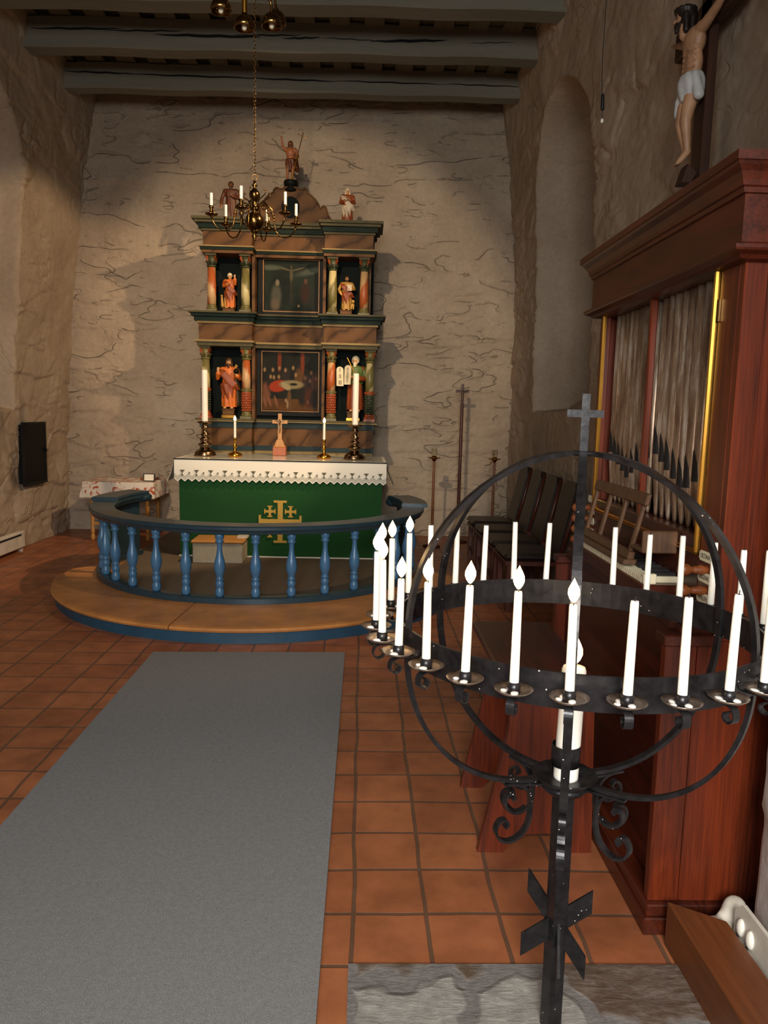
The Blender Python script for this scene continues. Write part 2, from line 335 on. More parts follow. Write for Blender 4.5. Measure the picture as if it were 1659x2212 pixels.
    def build(s, name, mat=None, parent=None, loc=None, fix=True):
        me = bpy.data.meshes.new(name); me.from_pydata(s.v, [], s.f)
        ms = s.mats or [None]; ms = [m if m is not None else mat for m in ms] if s.mats else [mat]
        for m in ms: me.materials.append(m if not isinstance(m, str) else M_[m])
        me.polygons.foreach_set('material_index', s.mi); me.polygons.foreach_set('use_smooth', s.sm)
        me.update()
        if fix:
            import bmesh
            b = bmesh.new(); b.from_mesh(me); bmesh.ops.remove_doubles(b, verts=b.verts, dist=1e-6); bmesh.ops.recalc_face_normals(b, faces=b.faces); b.to_mesh(me); b.free()
        return link(name, me, parent, loc)
def remesh(o, vox, sm=2, rep=1):
    r = o.modifiers.new('r', 'REMESH'); r.mode = 'VOXEL'; r.voxel_size = vox; r.use_smooth_shade = True
    if sm: q = o.modifiers.new('s', 'SMOOTH'); q.iterations = sm; q.factor = .6
    return o
def text(s_, size, mat, parent, T, extrude=.0006, name='lettering', narrow=1):
    c = bpy.data.curves.new('t', 'FONT'); c.body = s_; c.size = size; c.extrude = extrude; c.align_x = 'CENTER'; c.align_y = 'CENTER'
    o = bpy.data.objects.new('t', c); C.objects.link(o); dg = bpy.context.evaluated_depsgraph_get()
    me = bpy.data.meshes.new_from_object(o.evaluated_get(dg)); bpy.data.objects.remove(o); me.transform(T @ Matrix.Diagonal((narrow, 1, 1, 1))); me.materials.clear(); me.materials.append(mat)
    return link(name, me, parent)
def axes(x, y, z, o): return Matrix(((x[0], y[0], z[0], o[0]), (x[1], y[1], z[1], o[1]), (x[2], y[2], z[2], o[2]), (0, 0, 0, 1)))
def smooth(a, b, x): t_ = np.clip((x-a)/(b-a), 0, 1); return t_*t_*(3-2*t_)
# numpy noise
def vnoise(u, v, seed):
    g = np.random.RandomState(seed).rand(256, 256); iu = np.floor(u).astype(int); iv = np.floor(v).astype(int); fu = u-iu; fv = v-iv
    fu = fu*fu*(3-2*fu); fv = fv*fv*(3-2*fv); G = lambda a, b: g[a % 256, b % 256]
    return (G(iu, iv)*(1-fu)+G(iu+1, iv)*fu)*(1-fv)+(G(iu, iv+1)*(1-fu)+G(iu+1, iv+1)*fu)*fv
def fbm(u, v, seed, o=4): return sum(vnoise(u*2**k, v*2**k, seed+k)*.5**k for k in range(o))/sum(.5**k for k in range(o))-.5
def stones(u, v, seed, cu=.62, cv=.30):
    """relief of rough-laid, whitewashed stones: (u,v) metres -> depth metres"""
    U = (u+.22*fbm(u*1.3, v*1.3, seed, 3))/cu; V = (v+.16*fbm(u*.9+7, v*.9, seed+9, 3))/cv
    U = U+.5*np.floor(V); rs = np.random.RandomState(seed).rand(128, 128, 3); iu = np.floor(U).astype(int); iv = np.floor(V).astype(int)
    d1 = np.full(U.shape, 9.); d2 = np.full(U.shape, 9.); hid = np.zeros(U.shape); hdv = np.zeros(U.shape)
    for a in (-1, 0, 1):
        for b in (-1, 0, 1):
            r = rs[(iu+a) % 128, (iv+b) % 128]; du = iu+a+.5+.75*(r[..., 0]-.5)-U; dv = iv+b+.5+.75*(r[..., 1]-.5)-V
            d = np.sqrt(du*du+dv*dv*1.2); n = d < d1; d2 = np.where(n, d1, np.minimum(d2, d)); hid = np.where(n, r[..., 2], hid); hdv = np.where(n, dv, hdv); d1 = np.where(n, d, d1)
    e = d2-d1; vis = smooth(-.12, .16, fbm(u*.8+3, v*1.1, seed+20, 3)); n1 = fbm(u*2.0, v*3.4, seed+30, 5); rid = np.abs(fbm(u*1.1, v*3.2, seed+60, 4))
    return .022*(hdv-.1)*vis*smooth(.0, .10, e)+.007*smooth(0, .22, e)*vis+.010*(hid-.5)*vis+.045*n1+.022*smooth(0, .035, rid)*smooth(-.1, .2, fbm(u*1.4+9, v*2, seed+70, 3))+.012*fbm(u*9, v*14, seed+40, 4)
def grid(name, X, Y, Z, mat, smooth_=True, parent=None, flip=False):
    nv, nu = X.shape; vs = np.stack([X.ravel(), Y.ravel(), Z.ravel()], 1); i = np.arange(nv*nu).reshape(nv, nu)
    f = np.stack([i[:-1, :-1].ravel(), i[:-1, 1:].ravel(), i[1:, 1:].ravel(), i[1:, :-1].ravel()], 1)
    if flip: f = f[:, ::-1]
    me = bpy.data.meshes.new(name); me.from_pydata(vs.tolist(), [], f.tolist()); me.materials.append(mat); me.polygons.foreach_set('use_smooth', [smooth_]*len(f)); me.update()
    return link(name, me, parent)

# ================================================================== THE ROOM
def st(o): return tag(o, kind='structure')
b = MB(); b.box((-4.6, -2.5, -.1), (2.6, 10.9, 0)); st(b.build('floor', M_['tile']))
# stone threshold of the chancel arch, laid flush in the tiles
X, Y = np.meshgrid(np.linspace(-.012, 1.9, 150), np.linspace(-.6, 2.125, 200)); Zs = .005+.012*fbm(X*6, Y*6, 5, 4)*smooth(0, .03, X+.012)*smooth(0, .03, 2.125-Y)+.003
st(grid('trim_1', X, Y, Zs, M_['rubble']))
# back wall
u, z = np.meshgrid(np.arange(-4.35, 2.35, .018), np.arange(-.05, 6.0, .018)); h = stones(u, z, 3)
st(grid('wall_back', u, 10.4-h-.006*z, z, M_['plaster']))
# side walls, leaning slightly, each with a splayed round-arched window recess
def sidewall(name, sgn, y0, y1, seed, X0, niche, mat):
    yy, zz = np.meshgrid(np.arange(y0, y1, .018), np.arange(-.05, 6.0, .018)); h = stones(yy, zz, seed, .5, .34)
    if sgn < 0: base = X0+.016*zz**2
    else: base = X0-.03*np.maximum(0, zz-2.5)**2
    yc, hw, zs, zsp, depth = niche
    yw = yy+.05*fbm(zz*1.2, yy*0, seed+50, 3); dy = np.abs(yw-yc); top = zsp+np.sqrt(np.maximum(0, hw*hw-dy*dy))
    # signed distance inside the opening
    din = np.where(zz < zsp, hw-dy, hw-np.sqrt(dy*dy+(zz-zsp)**2)); din = np.minimum(din, zz-zs)
    k = smooth(0, .42, din)*.55*depth+smooth(0, .05, din)*.45*depth
    hh = np.where(din > 0, h*.35, h)
    st(grid(name, base-sgn*hh+sgn*k, yy, zz, mat, flip=(sgn > 0)))
sidewall('wall_left', -1, -2.5, 10.6, 17, -3.97, (7.55, 1.22, 1.6, 3.6, .55), M_['plaster_side'])
sidewall('wall_right', 1, 2.2, 10.6, 23, 2.0, (7.95, 1.14, 1.72, 3.75, .9), M_['plaster_side'])
# chancel arch pier right beside the camera
zz, tt = np.meshgrid(np.arange(-.02, 5.9, .02), np.linspace(0, 1, 60)); zz = zz.T; tt = tt.T
px = np.where(tt < .5, 1.19, 1.19+(tt-.5)*2*.9); py = np.where(tt < .5, .4+tt*2*1.77, 2.17); hp = stones(tt*2.4, zz, 41, .5, .4)+.03*fbm(tt*5, zz*3, 6, 3)
rc = np.minimum(smooth(0, .06, np.abs(tt-.5)), 1)
st(grid('wall_arch', np.where(tt < .5, px-hp*.8, px)+.03*(1-rc)+.0*zz, np.where(tt >= .5, py+hp*.6, py)-.03*(1-rc), zz, M_['pier']))
b = MB(); b.box((-4.6, -2.6, 5.98), (2.6, 10.9, 6.1)); st(b.build('ceiling', M_['board']))
# ceiling beams, laths over them and the dark gaps between the laths
BT = .07
def beam(name, y0, z0, hgt, wid, xl, xr, cracks):
    b = MB(); n = 60; sec = []
    path = [(xl+(xr-xl)*i/n, y0+wid/2, z0+hgt/2+.006*math.sin(i*.5+y0)+BT*i/n) for i in range(n+1)]
    b.sweep(path, [(-wid/2+.015, -hgt/2), (wid/2-.015, -hgt/2), (wid/2, -hgt/2+.015), (wid/2, hgt/2), (-wid/2, hgt/2), (-wid/2, -hgt/2+.015)], 'beam', up=(0, 0, 1), smooth=False)
    for xa, xb, za, zb, th in cracks:      # drying cracks: near-black slivers on the face, standing in for the shade inside
        m = 10; top = []; bot = []
        for i in range(m+1):
            q = i/m; x = xa+(xb-xa)*q; zc = BT*(x-xl)/(xr-xl)+z0+hgt*(za+(zb-za)*q)+.004*math.sin(i*2.1+xa*5); w = th*math.sin(PI*min(1, max(.02, q)))**.6/2; top.append((x, y0-.002, zc+w)); bot.append((x, y0-.002, zc-w))
        vs = top+bot; b.add(vs, [(i, i+1, m+2+i, m+1+i) for i in range(m)], 'dark')
    return st(b.build(name, M_['beam']))
beam('trim_2', 9.42, 5.285, .27, .2, -3.9, 2.2, [(-3.5, -2.7, .62, .58, .022), (-2.8, -1.2, .57, .52, .02), (-1.4, -.35, .52, .47, .02), (-.4, .9, .5, .46, .016), (.85, 1.8, .48, .44, .014)])
beam('trim_3', 8.4, 5.275, .29, .22, -3.9, 2.2, [(-3.45, -2.5, .56, .62, .022), (-2.7, -1.9, .55, .6, .016), (-2.2, -1.1, .46, .46, .03), (-1.4, -.7, .5, .56, .016), (-.9, -.5, .44, .5, .02), (-.5, .1, .5, .44, .01), (.0, .8, .42, .52, .03), (1.0, 1.5, .44, .52, .008)])
beam('trim_4', 7.4, 5.25, .32, .24, -4.1, 2.2, [(-3, -1, .6, .62, .006), (.4, 1.6, .6, .63, .006)])
beam('trim_5', 6.3, 5.2, .36, .24, -4.2, 2.3, [])
b = MB()
x = -4.3
while x < 2.4:
    b.box((x, 5.9, 5.585), (x+.2, 10.5, 5.615), 'board'); b.box((x+.17, 5.9, 5.64), (x+.38, 10.5, 5.665), 'board'); x += .353
for y in (6.3, 7.4, 8.4, 9.45): b.box((-4.3, y+.06, 5.53 if y > 9 else 5.555), (2.4, y+.16, 5.585), 'board')
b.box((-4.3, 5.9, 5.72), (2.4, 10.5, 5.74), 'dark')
st(b.build('trim_6', M_['board']))

# ================================================================== CARPET
b = MB(); n = 50
pts = [(-1.41, -1.0), (-.098, -1.0), (-.094, 5.14), (-1.40, 5.09)]
b.prism(pts, .001, .013); o = b.build('carpet_runner', M_['carpet']); tag(o, 'grey carpet runner lying on the terracotta tiles before the altar step', 'carpet')

# ================================================================== COMMUNION STEP AND RAIL
CX, CY, RB = -.98, 7.51, 1.485
def arc(r, a0, a1, n, z, cy=CY, ky=1): return [(CX+r*math.cos(a), cy+r*math.sin(a)*ky, z) for a in [R(a0+(a1-a0)*i/n) for i in range(n+1)]]
ks = thing('kneeling_step', (CX, CY, 0), 'half round blue step with brown leather kneeling pad around the altar', 'step')
inv = Matrix.Translation((-CX, -CY, 0))
def pad(a0, a1, prof, mat, name, n=50):
    """ring between the outer circle and the rail; prof = (fraction from inner to outer, z, extra outset)"""
    vs = []; fs = []; m = len(prof)
    for i in range(n+1):
        a = R(a0+(a1-a0)*i/n); ca, sa = math.cos(a), math.sin(a); ix, iy = CX+1.38*ca, CY+1.38*sa; ox, oy = -.935+1.80*ca, 7.13+1.80*sa
        for f, z, e in prof: vs.append((ix+(ox-ix)*f+e*ca-CX, iy+(oy-iy)*f+e*sa-CY, z))
    for i in range(n):
        for q in range(m): w = (q+1) % m; fs.append((i*m+q, i*m+w, (i+1)*m+w, (i+1)*m+q))
    fs.append(tuple(range(m))[::-1]); fs.append(tuple(n*m+q for q in range(m))); b = MB(); b.add(vs, fs, mat, False); return b.build(name, M_[mat], ks)
pad(176, 364, [(0, 0, 0), (1, 0, 0), (1, .084, 0), (0, .084, 0)], 'navy', 'riser', 90)
for a0, a1 in ((176, 256.3), (256.6, 312), (312.3, 364)): pad(a0, a1, [(0, .084, 0), (1, .084, .0), (1, .089, .026), (1, .104, .034), (1, .117, .026), (1, .1235, .0), (0, .1235, 0)], 'pad', 'kneeling_pad')
# raised altar floor
b = MB(); pts = [(CX+1.42*math.cos(R(a)), CY+1.42*math.sin(R(a))) for a in range(180, 361, 4)]+[(CX+1.42, 9.9), (CX-1.42, 9.9)]
b.prism(pts, 0, .12); st(b.build('floor', M_['carpet2']))
cr = thing('communion_rail', (CX, CY, .125), 'curved blue communion rail with turned balusters and dark handrail', 'railing')
inv2 = Matrix.Translation((-CX, -CY, -.125))
b = MB(); b.sweep(arc(RB, 158, 382, 110, .15), [(-.06, -.025), (.06, -.025), (.06, .018), (.04, .025), (-.04, .025), (-.06, .018)], 'teal', up=(0, 0, 1), smooth=False, T=inv2); b.build('foot_rail', M_['teal'], cr)
b = MB()
b.sweep(arc(RB, 156, 384, 120, .73), [(-.09, -.035), (.09, -.035), (.10, -.012), (.112, 0), (.112, .022), (.10, .03), (-.10, .03), (-.112, .022), (-.112, 0), (-.10, -.012)], 'teal', up=(0, 0, 1), smooth=False, T=inv2); 
for a0, a1 in ((156, 184), (356, 384)):  # raised inner lip over the solid ends
    b.sweep(arc(RB+.02, a0, a1, 24, .775), [(-.12, -.02), (.12, -.02), (.13, .0), (.12, .02), (-.12, .02), (-.13, 0)], 'teal', up=(0, 0, 1), smooth=False, T=inv2)
b.build('handrail', M_['teal'], cr)
balprof = [(0, 0), (.030, 0), (.034, .012), (.038, .035), (.034, .06), (.026, .072), (.030, .08), (.036, .1), (.033, .12), (.022, .132), (.036, .14), (.038, .146), (.024, .154), (.030, .17), (.043, .215), (.045, .25), (.040, .29), (.026, .34), (.021, .38), (.020, .42), (.024, .435), (.036, .442), (.037, .449), (.024, .455), (.034, .472), (.038, .492), (.034, .512), (.028, .52), (.036, .528), (.036, .545), (0, .545)]
bb = MB(); bb.lathe(balprof, 'blue', 20); first = None
for i in range(16):
    a = R(187+i*11.07); p = (RB*math.cos(a), RB*math.sin(a), .05)
    if first is None: first = bb.build('baluster', M_['blue'], cr, p)
    else: o = first.copy(); C.objects.link(o); o.location = p
for a0, a1 in ((158, 184), (356, 382)):
    b = MB(); b.sweep(arc(RB, a0, a1, 20, .435), [(-.02, -.27), (.02, -.27), (.02, .27), (-.02, .27)], 'teal', up=(0, 0, 1), smooth=False, T=inv2); b.build('end_panel', M_['teal'], cr)
for s_, aa in ((-1, 157), (1, 383)):  # volute closing the handrail
    b = MB(); a = R(aa); c = (RB*math.cos(a), RB*math.sin(a)); b.lathe([(0, .56), (.10, .56), (.125, .58), (.13, .61), (.11, .635), (.07, .64), (.05, .655), (0, .66)], 'teal', 24, Matrix.Translation((c[0], c[1], .0))); b.build('volute', M_['teal'], cr)

# ================================================================== ALTAR
al = thing('altar', (-.86, 8.0, .12), 'altar table hung with a plain green cloth in front', 'altar')
b = MB(); b.box((-1.02, .02, 0), (1.05, 1.04, 1.0), bev=.004); b.build('table', M_['stoolside'], al)
# frontal cloth with soft hang folds
X, Z = np.meshgrid(np.linspace(-1.045, 1.075, 160), np.linspace(.006, .985, 50)); Yf = -.012-.006*np.sin(X*9+1)*(1-Z)-.005*fbm(X*3, Z*2, 8, 3)
X = X*(1-.006*(1-Z)); fr = grid('frontal', X, Yf, Z, M_['green'], parent=al); fr['label'] = 'green cloth frontal'
b = MB(); b.box((-1.05, -.02, .0), (1.08, -.002, .012)); b.build('hem', M_['white'], al)
# gold cross potent with four small crosses
em = MB(); cx, cz = .01, .385
def potent(cx, cz, L, w, cap, y0, y1):
    em.box((cx-w, y0, cz-L), (cx+w, y1, cz+L)); em.box((cx-L, y0, cz-w), (cx-w, y1, cz+w)); em.box((cx+w, y0, cz-w), (cx+L, y1, cz+w))
    for s_ in (-1, 1):
        em.box((cx-cap, y0-.001, cz+s_*L-(w*.9 if s_ > 0 else 0)), (cx+cap, y1, cz+s_*L+(0 if s_ > 0 else w*.9)))
        em.box((cx+s_*L-(w*.9 if s_ > 0 else 0), y0-.001, cz-cap), (cx+s_*L+(0 if s_ > 0 else w*.9), y1, cz+cap))
potent(cx, cz, .225, .027, .068, -.027, -.018)
for sx in (-1, 1):
    for sz in (-1, 1): potent(cx+sx*.108, cz+sz*.108, .06, .013, .026, -.027, -.018)
em.build('embroidered_cross', M_['goldcloth'], al)
# mensa
b = MB(); b.box((-1.06, -.005, 1.0), (1.09, 1.04, 1.022), bev=.004); b.build('table_top', M_['stoolside'], al)
# white altar cloth (own thing) with zigzag lace border
ZT = 1.145
ac = thing('altar_cloth', (-.86, 8.0, 1.146), 'white altar cloth with zigzag lace border hanging over the altar front', 'cloth')
def lace(path, drop, teeth_w, name, flare):
    """path: function s->(x,y), outward normal; hanging panel below z=0"""
    L, fn = path; N = int(L/teeth_w)*8; me_v = []; uvs = []; fs = []; rows = 9
    for i in range(N+1):
        s_ = L*i/N; q = (s_/teeth_w) % 1; tri = abs(q-.5)*2; zb = -drop+.032*tri; (x, y), (nx, ny) = fn(s_)
        for j in range(rows):
            f = j/(rows-1); zz_ = zb*(1-f)+(-.0)*f; off = flare*(1-f)**1.5+(.004*math.sin(s_*16)*(1-f) if flare > .01 else 0)
            me_v.append((x+nx*off, y+ny*off, zz_)); uvs.append((s_, zz_-zb))
    for i in range(N):
        for j in range(rows-1): a = i*rows+j; fs.append((a, a+rows, a+rows+1, a+1))
    me = bpy.data.meshes.new(name); me.from_pydata(me_v, [], fs); uv = me.uv_layers.new(name='UVMap')
    for lp in me.loops: uv.data[lp.index].uv = uvs[lp.vertex_index]
    me.materials.append(M_['lace']); me.polygons.foreach_set('use_smooth', [True]*len(fs)); return link(name, me, ac)
b = MB(); b.box((-1.085, -.045, -.003), (1.115, 1.05, .003)); b.build('cloth_top', M_['white'], ac)
lace((2.2, lambda s: ((-1.085+s, -.047), (0, -1))), .235, .0735, 'front_border', .006)
lace((1.1, lambda s: ((1.117, -.045+s), (1, 0))), .25, .0735, 'side_border', .08)
lace((1.1, lambda s: ((-1.087, 1.055-s), (-1, 0))), .25, .0735, 'side_border', .08)
motif = simple('openwork', rgb(92, 86, 62), .9)
q1 = MB(); q1.prism([(-.024, 0), (.024, 0), (.024, -.008), (.015, -.008), (.015, -.018), (.007, -.018), (.007, -.028), (.003, -.028), (.003, -.05), (.011, -.05), (.011, -.058), (-.011, -.058), (-.011, -.05), (-.003, -.05), (-.003, -.028), (-.007, -.028), (-.007, -.018), (-.015, -.018), (-.015, -.008), (-.024, -.008)], -.0035, -.002, None, 'y')
q2 = MB(); q2.prism([(-.003, -.011), (.003, -.011), (.003, -.003), (.011, -.003), (.011, .003), (.003, .003), (.003, .011), (-.003, .011), (-.003, .003), (-.011, .003), (-.011, -.003), (-.003, -.003)], -.0035, -.002, None, 'y')
f1 = f2 = None
for i in range(15):
    x = -1.0+i*.1465; p = (x, -.0535, -.112); p2 = (x+.073, -.0535, -.142)
    if i == 0: f1 = q1.build('chalice_motif', motif, ac, p); f2 = q2.build('cross_motif', motif, ac, p2)
    else:
        o = f1.copy(); C.objects.link(o); o.location = p
        if i < 14: o = f2.copy(); C.objects.link(o); o.location = p2
b = MB(); b.box((-1.09, -.052, .003), (1.12, -.040, .006)); b.box((-1.09, -.052, -.006), (1.12, -.049, .003)); b.build('dark_edge_braid', M_['black'], ac)
# glass sheet on top
b = MB(); b.box((-1.05, -.03, .0035), (1.08, 1.04, .0075)); o = b.build('glass_sheet', simple('glossy_white_cover', rgb(214, 208, 190), .12), None, (-.86, 8.0, 1.1462)); tag(o, 'thin glossy cover sheet lying on the white altar cloth', 'cover')
ATOP = 1.1555
# hassock beside the frontal
hs = thing('kneeling_stool', (-1.44, 7.8, .12), 'low beige stool with tan top in front of the green cloth', 'stool')
b = MB(); b.box((-.25, -.19, 0), (.25, .16, .205), bev=.01); b.build('body', M_['stoolside'], hs)
b = MB(); b.box((-.265, -.205, .205), (.265, .165, .235), bev=.012); b.build('seat_pad', M_['teak'], hs)
bk = thing('booklet', (-1.22, 7.86, .3555), 'small white booklet on the right end of the low stool', 'book')
b = MB(); b.box((-.05, -.07, .003), (.05, .07, .014)); b.build('pages', M_['white'], bk); b = MB(); b.box((-.053, -.073, 0), (.053, .073, .003)); b.box((-.053, -.073, .014), (.053, .073, .017)); b.build('cover', M_['radiator'], bk)

# ================================================================== CANDLES
def flame(parent, x, y, z, k=1., e=2.0, name='flame'):
    pr = [(0, 0), (.0035, .002), (.0085, .009), (.0118, .018), (.0112, .027), (.0078, .035), (.0035, .043), (0, .050)]
    b = MB(); b.lathe([(r*k, q*k) for r, q in pr], 'flame', 14); o = b.build(name, M_['flame'], parent, (x, y, z)); o.visible_shadow = True
    d = bpy.data.lights.new('flame_light', 'POINT'); d.energy = e; d.color = (1, .60, .26); d.shadow_soft_size = .012*k
    l = bpy.data.objects.new('flame_light', d); C.objects.link(l); l.location = (x, y, z+.02*k); l.parent = parent
    return o
def candle(loc, r0_, r1_, h, label, group=None, lit=False, fk=1., e=2., lean=(0, 0), name='taper_candle'):
    c = thing(name, loc, label, 'candle', group); c.rotation_euler = (lean[0], lean[1], 0)
    b = MB(); b.lathe([(0, 0), (r0_, 0), (r0_, h*.02), ((r0_+r1_)/2, h*.5), (r1_, h*.97), (r1_*.9, h), (r1_*.5, h-.002), (0, h-.003)], 'wax', 18); b.build('wax', M_['wax'], c)
    b = MB(); b.cap((0, 0, h-.004), (.001, 0, h+.008*fk), .0011*fk, .0009*fk, 'wick', 6); b.build('wick', M_['wick'], c)
    if lit: flame(c, 0, 0, h+.004*fk, fk, e)
    return c
# altar candlesticks
def bigstick(loc, label, tall):
    s_ = thing('candlestick', loc, label, 'candlestick', None)
    b = MB(); b.lathe([(0, .0), (.118, 0), (.12, .012), (.112, .022), (.112, .035), (.095, .055), (.07, .07), (.055, .085)], 'pewter', 28)
    for k in range(3): a = 2*PI*k/3+.5; b.ball((.1*math.cos(a), .1*math.sin(a), .0185), .018)
    b.build('base', M_['pewter'], s_)
    b = MB(); p = [(.055, .085), (.045, .095), (.075, .115), (.078, .13), (.05, .145), (.036, .155), (.058, .175), (.06, .188), (.04, .2), (.03, .21), (.05, .225), (.05, .235), (.03, .25), (.028, .29), (.045, .30), (.047, .31), (.032, .32), (.034, .335), (.06, .35)]
    b.lathe([(r*.95, q) for r, q in p], 'pewter', 24); b.build('stem', M_['pewter'], s_)
    b = MB(); b.lathe([(.03, .335), (.07, .352), (.086, .365), (.088, .372), (.05, .37), (0, .372)], 'pewter', 28); b.build('drip_pan', M_['pewter'], s_)
    return s_
bigstick((-1.72, 8.42, ATOP), 'heavy turned metal candlestick on left end of altar', 0)
bigstick((-.085, 8.36, ATOP), 'heavy turned metal candlestick on right end of altar', 0)
candle((-1.72, 8.42, ATOP+.373), .034, .032, .55, 'thick white unlit candle in left heavy candlestick on altar', name='altar_candle')
candle((-.085, 8.36, ATOP+.373), .034, .032, .55, 'thick white unlit candle in right heavy candlestick on altar', name='altar_candle')
def smallstick(loc, label):
    s_ = thing('candlestick', loc, label, 'candlestick')
    b = MB(); b.lathe([(0, 0), (.072, 0), (.076, .01), (.074, .03), (.055, .042), (.035, .05), (.02, .055)], 'brass', 24); b.build('base', M_['brass'], s_)
    b = MB(); b.lathe([(.02, .05), (.014, .06), (.024, .075), (.012, .085), (.022, .105), (.024, .12), (.012, .14), (.010, .16), (.018, .17), (.016, .185), (.02, .2), (.018, .205), (0, .205)], 'brass', 20); b.build('stem', M_['brass'], s_)
    return s_
smallstick((-1.385, 8.36, ATOP), 'small shiny brass candlestick left of the altar crucifix')
smallstick((-.42, 8.36, ATOP), 'small shiny brass candlestick right of the altar crucifix')
candle((-1.385, 8.36, ATOP+.2055), .014, .013, .17, 'slim lit candle left of the altar crucifix', lit=True, fk=1.3, e=9, name='altar_taper')
candle((-.42, 8.36, ATOP+.2055), .014, .013, .17, 'slim lit candle right of the altar crucifix', lit=True, fk=1.3, e=9, name='altar_taper')

# ================================================================== FIGURES
def V(*a): return Vector(a)
def robe(b, prof, folds=9, amp=.06, mat=None, n=48, sh=lambda f: (0, 0), ph=0, y0=0):
    """prof rows: (z, rx, ry)"""
    vs = []; fs = []
    rows = []
    for k in range(len(prof)-1):
        for q in range(4): f = q/4; rows.append(tuple(prof[k][i]*(1-f)+prof[k+1][i]*f for i in range(3)))
    rows.append(prof[-1]); zlo = prof[0][0]; zhi = prof[-1][0]
    for z, rx, ry in rows:
        f = (z-zlo)/(zhi-zlo); ox, oy = sh(f)
        for i in range(n): a = 2*PI*i/n; w = 1+amp*(1-f*.7)*math.sin(folds*a+ph+2.5*f)+amp*.4*math.sin(5*a+7*f); vs.append((ox+rx*w*math.cos(a), oy+y0+ry*w*math.sin(a), z))
    for j in range(len(rows)-1):
        for i in range(n): k = (i+1) % n; fs.append((j*n+i, j*n+k, (j+1)*n+k, (j+1)*n+i))
    fs.append(tuple(range(n))[::-1]); fs.append(tuple((len(rows)-1)*n+i for i in range(n))); b.add(vs, fs, mat, True)
def hand(b, p, d, k, up=(0, 0, 1)):
    """palm and five fingers from wrist p along direction d; k = hand length"""
    p = Vector(p); d = Vector(d).normalized(); s = d.cross(Vector(up)).normalized(); u_ = s.cross(d)
    b.cap(p, p+d*k*.45, k*.17, k*.2)
    for i in range(4):
        o = s*k*(.15*(i-1.5)*.95); q = p+d*k*.45+o; L = k*(.42, .48, .46, .36)[i]; m_ = q+d*L*.55; b.cap(q, m_, k*.07, k*.062); b.cap(m_, m_+(d*.8+u_*.5).normalized()*L*.45, k*.062, k*.05)
    q = p+d*k*.15+s*k*.17; b.cap(q, q+(d+s*.8).normalized()*k*.34, k*.08, k*.055)
def head(sb, hb, c, r, face=(0, -1, 0), beard=True, long=True, bald=False, bb=None):
    c = Vector(c); f = Vector(face).normalized(); s = f.cross(V(0, 0, 1)).normalized()
    sb.ball(c, (r*.78, r*.86, r*1.05)); sb.cap(c-V(0, 0, r*.4), c-V(0, 0, r*1.6), r*.5, r*.48)
    sb.cap(c+f*r*.72+V(0, 0, r*.18), c+f*r*1.02-V(0, 0, r*.16), r*.10, r*.15)           # nose
    sb.cap(c+f*r*.62+s*r*.4+V(0, 0, r*.3), c+f*r*.62-s*r*.4+V(0, 0, r*.3), r*.16, r*.16)   # brow
    sb.ball(c+f*r*.62-V(0, 0, r*.62), r*.28)
    for q in (-1, 1): sb.ball(c+s*q*r*.78-V(0, 0, r*.05), (r*.14, r*.2, r*.26))
    if not bald: hb.ball(c-f*r*.14+V(0, 0, r*.24), (r*.95, r*.98, r*1.0))
    else:
        for q in (-1, 1): hb.ball(c+s*q*r*.7-f*r*.2, (r*.35, r*.6, r*.5))
        hb.ball(c+f*r*.35+V(0, 0, r*.85), r*.3)
    if long:
        for q in (-1, 1): hb.cap(c+s*q*r*.7-f*r*.1+V(0, 0, r*.1), c+s*q*r*.82-f*r*.2-V(0, 0, r*1.4), r*.34, r*.3)
        hb.cap(c-f*r*.5, c-f*r*.55-V(0, 0, r*1.6), r*.7, r*.5)
    if beard:
        for q in (-1, 1): hb.cap(c+s*q*r*.74-V(0, 0, r*.15), c+f*r*.62+s*q*r*.12-V(0, 0, r*.78), r*.2, r*.26)
        hb.cap(c+f*r*.62-V(0, 0, r*.62), c+f*r*.72-V(0, 0, r*beard*1.1), r*.42, r*.22)
        hb.cap(c+f*r*.78+s*r*.25-V(0, 0, r*.36), c+f*r*.78-s*r*.25-V(0, 0, r*.36), r*.1, r*.1)
    eb = MB()
    for q in (-1, 1): eb.ball(c+f*r*.80+s*q*r*.3+V(0, 0, r*.1), r*.085)
    eb.box(c+f*r*.86-V(r*.14, r*.02, r*.44)*1.0, c+f*r*.90-V(-r*.14, 0, r*.38)) if abs(f.y) > .7 else None
    return eb
def finish(root, k, parts):
    """parts: (name, MB, mat, voxel or 0)"""
    for nm, mb, mat, vx in parts:
        if not mb.v: continue
        mb.v = [(x*k, y*k, z*k) for x, y, z in mb.v]; o = mb.build(nm, M_[mat], root, fix=not vx)
        if vx: remesh(o, vx*k)
def pedestal(root_loc, w, h, label, gold=True):
    p = thing('figure_plinth', root_loc, label, 'plinth'); b = MB(); b.box((-w*.5, -w*.42, 0), (w*.5, w*.42, h*.38), bev=.006); b.build('base', M_['gold' if gold else 'oak'], p)
    b = MB(); b.box((-w*.4, -w*.35, h*.38), (w*.4, w*.35, h*.86)); b.box((-w*.46, -w*.4, h*.86), (w*.46, w*.4, h), bev=.004); b.build('block', M_['marble'], p); return p
